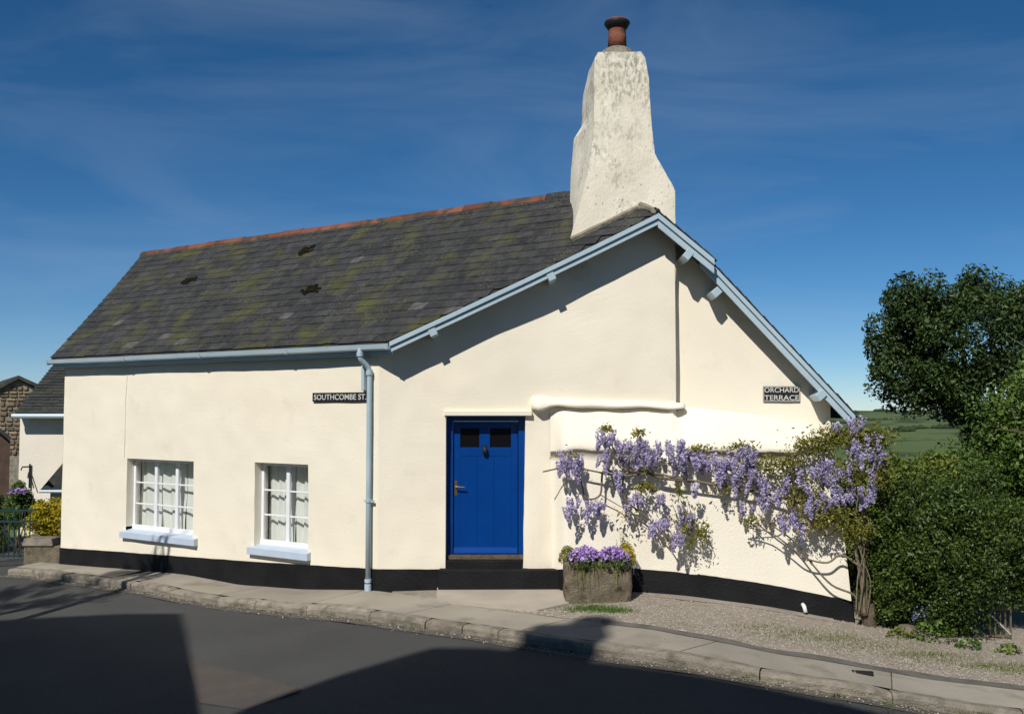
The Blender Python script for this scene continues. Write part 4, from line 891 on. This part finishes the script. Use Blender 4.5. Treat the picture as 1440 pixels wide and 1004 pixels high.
tree('evergreen_tree', (9.6, 19.5, zg(9.6, 19.5) - .2), (9.3, 19.5, 1.7), [(7.6, 19.2, 3.0), (8.4, 19.3, 4.4), (9.4, 19.6, 4.9), (10.5, 19.5, 4.2), (8.2, 19.8, 2.9), (10.6, 19.4, 3.0)],
     [((9.0, 19.5, 3.75), (1.75, 1.3, 1.22), 84, .38, 270), ((7.75, 19.4, 3.35), (.80, .8, .95), 34, .32, 230), ((11.0, 19.5, 4.0), (1.5, 1.2, 1.1), 50, .45, 260), ((8.1, 19.4, 4.45), (.8, .7, .50), 22, .28, 200), ((9.4, 19.5, 2.75), (1.7, 1.0, .5), 34, .32, 220), ((9.9, 19.2, 2.0), (1.3, .7, .6), 34, .34, 220)],
     'leaf_dark', .085, 'tall dark glossy evergreen tree standing against the sky at the right', asp=.45)
tree('leafy_tree', (6.75, 13.0, zg(6.75, 13.0) - .2), (7.2, 13.4, 1.0), [(7.0, 13.6, 2.2), (7.8, 14.0, 3.0), (8.6, 14.0, 2.6), (7.6, 13.6, 1.6)],
     [((8.05, 14.2, 2.3), (1.35, 1.1, 1.05), 60, .36, 320), ((7.1, 14.1, 1.65), (.6, .7, .8), 30, .27, 280), ((7.6, 14.0, 1.0), (.8, .7, .5), 14, .3, 240)], 'leaf_mid', .062, 'fresh green leafy tree overhanging the clipped hedge at the right edge', asp=.6, r0=.12)
def bush(name, cl, leaf, size, label, cat, stem_from=None, asp=.55, **kw):
    c0 = cl[0][0]; g = zg(c0[0], c0[1]); root = empty(name, (c0[0], c0[1], g), label, cat); mb = MB()
    for k in range(7):
        e = Vector(c0) + Vector((random.gauss(0, cl[0][1][0] * .4), random.gauss(0, cl[0][1][1] * .3), random.uniform(-.2, .4) * cl[0][1][2])); s0 = Vector((c0[0] + random.gauss(0, .15), c0[1] + random.gauss(0, .12), g - .1)); mb.tube([s0, s0.lerp(e, .5) + Vector((random.gauss(0, .06), 0, 0)), e], [.03, .022, .008], 6)
    mb.build('stems', 'bark', root)
    P = []; E_ = []
    for c in cl: p, e = clumps(*c); P.append(p); E_.append(e)
    leaves('foliage', np.concatenate(P), size, leaf, root, asp=asp, outward=np.concatenate(E_)); return root
bush('round_hedge', [((5.42, 12.85, .66), (.83, .72, .92), 140, .24, 300), ((5.35, 12.85, .15), (.82, .7, .5), 60, .22, 250), ((6.15, 13.3, .75), (.55, .6, .85), 60, .24, 280), ((6.75, 13.3, .42), (.55, .5, .6), 50, .24, 260), ((4.82, 12.9, .35), (.24, .32, .75), 40, .17, 240)], 'leaf_hedge', .043, 'big rounded dark green hedge beside the end of the cottage', 'hedge')
bush('garden_shrub', [((6.75, 16.6, 1.05), (.95, .7, .66), 60, .26, 260), ((5.75, 15.6, 1.05), (.55, .5, .7), 30, .22, 250), ((5.15, 14.9, .45), (.45, .5, 1.1), 50, .22, 250)], 'leaf_lime', .06, 'yellow-green shrub behind the hedge, below the evergreen tree', 'shrub')
bush('garden_shrub', [((9.0, 17.6, .9), (1.9, .8, 1.1), 80, .36, 240), ((7.3, 15.2, .3), (.9, .6, .8), 40, .3, 220)], 'leaf_mid', .075, 'deep green shrub under the evergreen tree, mostly hidden by the hedge', 'shrub')
# low plants at the hedge foot
for px, py, sz, mat, lab, n in ((1262, 890, .10, 'leaf_lime', 'small bright weed by the timber post, left of the blue flowers', 90), (1312, 893, .20, 'leaf_mid', 'leafy green plant below the blue flowers at the hedge foot', 300), (1362, 905, .10, 'leaf_mid', 'low leafy weed at the hedge foot, between flowers and garden gate', 110), (1418, 912, .10, 'leaf_lime', 'low bright weed in front of the garden gate', 80)):
    g = hg(px, py + 6); p, e = mound((g.x, g.y, g.z), (sz * 1.5, sz, sz * 1.2), n); wr = empty('weed_plant', g, lab, 'plant'); leaves('foliage', p, .05, mat, wr, outward=e, kind='stuff')
g = hg(1300, 892); fl = empty('bluebells', g, 'pale blue flower spikes at the foot of the hedge', 'flowers'); pts = []; spk = []
for k in range(16):
    x, y, h = g.x + random.gauss(0, .07), g.y + random.gauss(0, .05), random.uniform(.25, .48); spk.append((x, y, g.z, .02, 0, h, .004, 0))
    for j in range(14): pts.append((x + random.gauss(.015, .012), y + random.gauss(0, .012), g.z + h * random.uniform(.5, 1)))
blades('stalks', spk, 'grass', fl); leaves('flowers', pts, .024, 'petal_blue', fl, asp=.8, kind='stuff')
g = hg(1275, 893); mb = MB(); mb.lathe([(.10, -.05), (.14, 0), (.13, .07), (.08, .12), (.02, .135)], g, 9); V = [(x + .03 * nz(x * 9, y * 9, z * 9), y + .03 * nz(y * 9, z * 9), z) for x, y, z in mb.v]; obj('boulder', V, mb.f, 'trough_stone', label='grey-brown stone lying at the foot of the hedge', cat='stone')
g = hg(1407, 897); gt = empty('garden_gate', g, 'small pale bar gate leaning under the hedge at the right', 'gate')
for dx in (-.13, .13): MB().box(g + Vector((dx, 0, .19)), (.010, 0, 0), (0, .010, 0), (0, 0, .19)).build('post', 'timber', gt)
for z in (.03, .36): MB().box(g + Vector((0, 0, z)), (.13, 0, 0), (0, .01, 0), (0, 0, .014)).build('rail', 'timber', gt)
for k in range(3): MB().box(g + Vector((-.065 + .065 * k, 0, .195)), (.008, 0, 0), (0, .008, 0), (0, 0, .165)).build('bar', 'timber', gt)
MB().tube([g + Vector((-.13, -.015, .30)), g + Vector((.12, -.015, .05))], .008, 6).build('brace', 'sign_white', gt)

# far hill hedgerows and trees
mb = MB()
for k in range(30):
    r_ = random.uniform(620, 1480); a = R(random.uniform(60, 78)); x, y = r_ * math.cos(a), r_ * math.sin(a); ln = random.uniform(60, 160); dr = R(random.choice((8, 12, 80, 95)) + random.uniform(-6, 6)); st_ = int(ln / 7)
    for i in range(st_):
        qx, qy = x + math.cos(dr) * i * 7, y + math.sin(dr) * i * 7; z = far_z(qx, qy); s = random.uniform(1.6, 3.6)
        mb.lathe([(s * 1.1, -1), (s * 1.4, s * .3), (s * .9, s * .9), (s * .2, s * 1.15)], (qx, qy, z), 6)
mb.build('hill_hedgerows', 'field_dark', kind='stuff')

# ------------------------------------------------------------------ left background
nb1 = empty('neighbour_cottage', (-10.5, 25, -.6), 'pale rendered cottage with slate roof behind the left end', 'cottage')
ye = 25.0; xe = hy(28, 600, ye).x; zeave = hy(50, 583, ye - .25).z
MB().hexa([(xe, ye, -2), (-4, ye, -2), (-4, ye + 5, -2), (xe, ye + 5, -2), (xe, ye, zeave), (-4, ye, zeave), (-4, ye + 5, zeave), (xe, ye + 5, zeave)]).build('wall', 'neighbour_wall', nb1)
rl = hy(20, 582, ye - .3); rt = hy(76, 512, ye + 2.6); nr = None
nroof = MB().prism([rl, Vector((-4, rl.y, rl.z)), Vector((-4, rt.y, rt.z)), rt], (0, 0, -.06)).build('roof', 'slate', nb1)
ns = MB()
for c in range(17):
    t0, t1 = c / 17, (c + 1.3) / 17; x = rl.x + (rt.x - rl.x) * t0
    while x < -7:
        w = random.uniform(.22, .34); P0, P1 = rl.lerp(rt, t0), rl.lerp(rt, min(1, t1)); k = random.uniform(0, .008)
        ns.hexa([Vector((xx_, p.y, p.z + h + dz)) for h in (.0, .01) for xx_, p, dz in ((x, P0, .03 + k), (x + w - .008, P0, .03 + k), (x + w - .008, P1, .004), (x, P1, .004))]); x += w
ns.build('roof_slates', 'slate', nroof, kind='stuff')
MB().prism([rt, Vector((-4, rt.y, rt.z)), Vector((-4, rt.y + 3, rl.z)), Vector((rt.x, rt.y + 3, rl.z))], (0, 0, -.06)).build('rear_roof', 'slate', nb1)
MB().add([(xe, ye, zeave), (xe, ye + 5.0, zeave), (xe, rt.y, rt.z - .05)], [(0, 1, 2)]).build('end_gable', 'neighbour_wall', nb1)
MB().tube([Vector((rl.x - .02, rl.y - .06, rl.z - .05)), Vector((-5, rl.y - .06, rl.z - .05))], .06, 8).build('gutter', 'blue_grey_paint', nb1)
a_ = hy(57, 688, 22.3); b_ = hy(88, 663, 23.6)
lt_ = empty('garden_lean_to', (a_.x + .6, 23, -.8), 'low slate-roofed lean-to half hidden behind the yellow shrub', 'shed')
MB().prism([a_, Vector((-7, a_.y, a_.z)), Vector((-7, b_.y, b_.z + .2)), Vector((b_.x, b_.y, b_.z + .2))], (0, 0, -.05)).build('roof', 'slate', lt_)
MB().hexa([(a_.x + .15, 22.45, -2), (-7, 22.45, -2), (-7, 24, -2), (a_.x + .15, 24, -2), (a_.x + .15, 22.45, a_.z - .06), (-7, 22.45, a_.z - .06), (-7, 24, a_.z - .06), (a_.x + .15, 24, a_.z - .06)]).build('wall', 'neighbour_wall', lt_)
MB().tube([a_ + Vector((0, -.05, -.04)), Vector((-7.5, a_.y - .05, a_.z - .04))], .035, 8).build('gutter', 'blue_grey_paint', lt_)
# stone barn
yb_ = 33.0; pk = hy(25, 534, yb_); l_ = hy(-25, 560, yb_); r__ = hy(51, 547, yb_)
barn = empty('stone_barn', (pk.x, yb_, -1), 'brown rubble stone gable with slate verge at the far left', 'barn')
MB().prism([Vector((l_.x, yb_, -2)), Vector((r__.x, yb_, -2)), r__, pk, l_], (-3.6, 6, 0)).build('wall', 'mortar', barn); bw = bpy.data.objects[list(WM)[-1]]
zr = hy(10, 640, yb_).z
while zr < pk.z:
    hh = random.uniform(.11, .19); x = l_.x + .6
    while x < r__.x:
        w = random.uniform(.15, .34); xm = x + w / 2; lim = pk.z + (xm - pk.x) * ((r__.z - pk.z) / (r__.x - pk.x) if xm > pk.x else (l_.z - pk.z) / (l_.x - pk.x)) - .06
        if zr + hh < lim and x + w < r__.x + .02: MB().box((xm, yb_ - .01, zr + hh / 2), (w / 2 - .018, 0, random.uniform(-.012, .012)), (0, .035 + random.uniform(0, .02), 0), (random.uniform(-.012, .012), 0, hh / 2 - .018)).build('stone', 'rubble', bw, bev=.02)
        x += w
    zr += hh
for P, Q in ((pk, r__ + Vector((.25, 0, -.08))), (pk, l_)): MB().hexa([p + Vector((0, y, z)) for z in (.02, .14) for p, y in ((P + Vector((.12, 0, 0)), -.2), (Q + Vector((.12, 0, 0)), -.2), (Q + Vector((-3.6, 0, 0)), 6), (P + Vector((-3.6, 0, 0)), 6))]).build('roof', 'slate', barn)
y_ = 21.5; p0, p1 = hy(-40, 570, y_), hy(19, 620, y_)
out = empty('outbuilding', (p1.x - .6, y_, -.5), 'shaded dark outbuilding with sloping roof at the left edge', 'outbuilding')
MB().prism([Vector((p0.x, y_ + .1, -2)), Vector((p1.x - .12, y_ + .1, -2)), p1 + Vector((-.12, .1, .05)), p0 + Vector((0, .1, 0))], (-.6, 1.0, 0)).build('wall', 'brick_dark', out)
MB().hexa([p + Vector((0, y, z)) for z in (0, .1) for p, y in ((p0, -.15), (p1, -.15), (p1 + Vector((-.75, 0, 0)), 1.2), (p0 + Vector((-.75, 0, 0)), 1.2))]).build('roof', 'slate', out)
# bracket on the neighbour's wall
q = hy(42, 655, ye - .05); br = empty('wall_bracket', q, 'black iron bracket on the pale neighbouring wall', 'bracket')
MB().tube([q + Vector((0, 0, .05)), q + Vector((0, 0, -.55))], .022, 6).build('upright', 'iron_black', br); MB().tube([q + Vector((0, 0, -.02)), q + Vector((-.13, -.12, -.02)), q + Vector((-.15, -.14, -.10))], .018, 6).build('arm', 'iron_black', br)
MB().tube([q + Vector((0, 0, -.15)), q + Vector((.14, -.06, -.55))], .014, 6).build('stay', 'iron_black', br)
def lbush(name, px0, py0, px1, py1, y, leaf, size, lab, n=26, per=240, cat='shrub'):
    a, b = hy(px0, py0, y), hy(px1, py1, y); c = (a + b) / 2; rx, rz_ = (b.x - a.x) / 2, (a.z - b.z) / 2
    g = zg(c.x, c.y); root = empty(name, (c.x, y, min(g, b.z)), lab, cat); mb = MB()
    for k in range(5): mb.tube([(c.x + random.gauss(0, .05), y, min(g, b.z) - .1), (c.x + random.gauss(0, rx * .4), y + random.gauss(0, .1), c.z)], [.02, .006], 5)
    mb.build('stems', 'bark', root); p, e = clumps(tuple(c), (rx * .75, rx * .6, rz_ * .8), n, rx * .36, per); leaves('foliage', p, size, leaf, root, outward=e, asp=.4); return root, c, rx, rz_
lbush('golden_shrub', 36, 690, 98, 775, 19.0, 'leaf_gold', .05, 'golden yellow shrub against the left end of the cottage', 34)
root, c, rx, rz_ = lbush('flowering_shrub', 0, 672, 52, 745, 20.2, 'leaf_mid', .06, 'green shrub topped with purple flowers behind the railings', 34)
p, e = mound((c.x + .1, c.y - .25, c.z + rz_ * .45), (.20, .2, .10), 60); leaves('flowers', p, .06, 'petal_purple', root, asp=.9, kind='stuff')
lbush('flowering_shrub', -70, 680, 20, 790, 20.4, 'leaf_mid', .06, 'dense green shrub behind the railings at the very left edge', 34)
# iron gate and stone pier
yf = 18.4; za, zb = hy(20, 716, yf).z, hy(20, 786, yf).z; xa, xb = hy(-60, 750, yf).x, hy(49, 750, yf).x
ig = empty('iron_gate', ((xa + xb) / 2, yf, zb), 'dark green iron bar gate beside the low stone wall', 'gate')
for z in (za - .02, za - .22, zb + .06): MB().box(((xa + xb) / 2, yf, z), ((xb - xa) / 2, 0, 0), (0, .012, 0), (0, 0, .016)).build('rail', 'gate_green', ig)
x = xa
while x < xb: MB().tube([(x, yf, zb + .03), (x, yf, za + .02)], .011, 6).build('bar', 'gate_green', ig); x += .095
MB().tube([hy(3, 742, yf - .02), hy(30, 783, yf - .02)], .02, 6).build('brace', 'gate_green', ig)
yl = 18.05; q0, q1 = hy(33, 768, yl), hy(84, 793, yl)
lw = empty('low_stone_wall', ((q0.x + q1.x) / 2, yl, q1.z), 'short low stone wall with a flat cap by the gate', 'wall')
MB().hexa([(q0.x, yl, -.9), (q1.x + .2, yl, -.9), (q1.x + .2, yl + .35, -.9), (q0.x, yl + .35, -.9), (q0.x, yl, q0.z), (q1.x + .2, yl, q0.z), (q1.x + .2, yl + .35, q0.z), (q0.x, yl + .35, q0.z)]).build('body', 'trough_stone', lw, bev=.02)
zc_ = hy(50, 757, yl).z; MB().hexa([(q0.x - .03, yl - .03, q0.z + .001), (q1.x - .12, yl - .03, q0.z + .001), (q1.x - .12, yl + .38, q0.z + .001), (q0.x - .03, yl + .38, q0.z + .001), (q0.x, yl, zc_), (q1.x - .16, yl, zc_), (q1.x - .16, yl + .35, zc_), (q0.x, yl + .35, zc_)]).build('cap_stone', 'granite', lw, bev=.015)

# ------------------------------------------------------------------ across the road, behind the camera: what throws the shadows
def back(px, py, y):              # shadow point on the road -> point at depth y towards the sun
    g = hg(px, py, -.12); t = (g.y - y) / -SUNV.y; return g + SUNV * t
YH = -1.2
pk2 = [back(*p, YH) for p in ((330, 1004), (610, 911), (690, 912), (1240, 1004))]
oh = empty('opposite_house', (pk2[1].x, YH - 3, zg(-3, -3)), 'gabled house across the road whose shadow with chimney falls on the tarmac', 'house', 'houses across the road')
sl1 = (pk2[1] - pk2[0]); e0 = pk2[0] - sl1 * .45; sl2_ = pk2[3] - pk2[2]; e1 = pk2[3] + sl2_ * .45
MB().prism([(e0.x + .2, YH - .2, -1), (e1.x - .2, YH - .2, -1), (e1.x - .2, YH - .2, e1.z - .1), (pk2[2].x, YH - .2, pk2[2].z - .1), (pk2[1].x, YH - .2, pk2[1].z - .1), (e0.x + .2, YH - .2, e0.z - .1)], (0, -7, 0)).build('wall', 'opposite_wall', oh)
for P, Q in ((e0, pk2[1]), (pk2[1], pk2[2]), (pk2[2], e1)): MB().hexa([Vector((p.x, YH + y, p.z + z)) for z in (-.12, 0) for p, y in ((P, 0), (Q, 0), (Q, -7.4), (P, -7.4))]).build('roof', 'slate', oh)
ch = [back(*p, YH - .5) for p in ((735, 912), (835, 912), (806, 893), (862, 883))]
xm0, xm1 = min(ch[0].x, ch[1].x), max(ch[0].x, ch[1].x); zt2 = back(790, 895, YH - .5).z
MB().hexa([(xm0, YH - .9, 8), (xm1, YH - .9, 8), (xm1, YH - .3, 8), (xm0, YH - .3, 8), (xm0, YH - .9, zt2), (xm1, YH - .9, zt2), (xm1, YH - .3, zt2), (xm0, YH - .3, zt2)]).build('chimney', 'opposite_wall', oh)
cp_ = back(842, 884, YH - .6); MB().lathe([(.17, zt2 - .05), (.14, cp_.z - .3), (.26, cp_.z - .12), (.26, cp_.z)], (cp_.x, YH - .6, 0), 14).build('chimney_pot', 'terracotta', oh)
yq = 3.6; k0 = back(255, 865, yq); k1 = back(0, 866, yq)
oh2 = empty('opposite_house', (k0.x - 3.5, yq - 3, zg(-10, 1)), 'house across the road shading the left foreground of the tarmac', 'house', 'houses across the road')
k2 = back(281, 1004, yq); k3 = k2 + (k2 - k0) * .6; g0 = k0.x - 7.5
MB().prism([(g0, yq, -1.5), (k3.x - .1, yq, -1.5), (k3.x - .1, yq, k3.z - .1), (k0.x, yq, k0.z - .1), (g0, yq, k0.z - .1)], (0, -6, 0)).build('wall', 'opposite_wall', oh2)
for P, Q in ((Vector((g0, yq, k0.z)), k0), (k0, k3)): MB().hexa([Vector((p.x, yq + y, p.z + z)) for z in (-.1, 0) for p, y in ((P, .05), (Q, .05), (Q, -6.1), (P, -6.1))]).build('roof', 'slate', oh2)
tg = hg(130, 830, -.12); tt = 13.2; cc = tg + SUNV * tt
tree('street_tree', (cc.x - .4, cc.y - .2, zg(cc.x, cc.y) - .2), (cc.x - .2, cc.y, cc.z - 1.9), [(cc.x - 1.2, cc.y, cc.z), (cc.x + .3, cc.y + .3, cc.z + .8), (cc.x + .9, cc.y, cc.z - .2), (cc.x - .3, cc.y - .6, cc.z + .6), (cc.x - 1.9, cc.y + .2, cc.z - .5)],
     [((cc.x - .6, cc.y, cc.z - .1), (1.8, .8, .9), 44, .26, 90)], 'leaf_mid', .09, 'thinly leaved tree across the road dappling the left pavement', r0=.10)
tw = PL(*pl(225, 775)); 
tree('street_tree', (tw.x + SUNV.x * 7.5, tw.y + SUNV.y * 7.5, zg(tw.x + SUNV.x * 7.5, tw.y + SUNV.y * 7.5) - .2), tw + SUNV * 7.5 + Vector((0, 0, -1.0)), [tw + SUNV * 7.5 + Vector((dx, 0, dz)) for dx, dz in ((-.32, .02), (-.12, .16), (.08, .10), (.3, .14))],
     [(tuple(tw + SUNV * 7.5 + Vector((0, 0, -.42))), (.38, .2, .16), 10, .10, 40)], 'leaf_mid', .07, 'slim young tree across the road shading the left window sill', r0=.13)
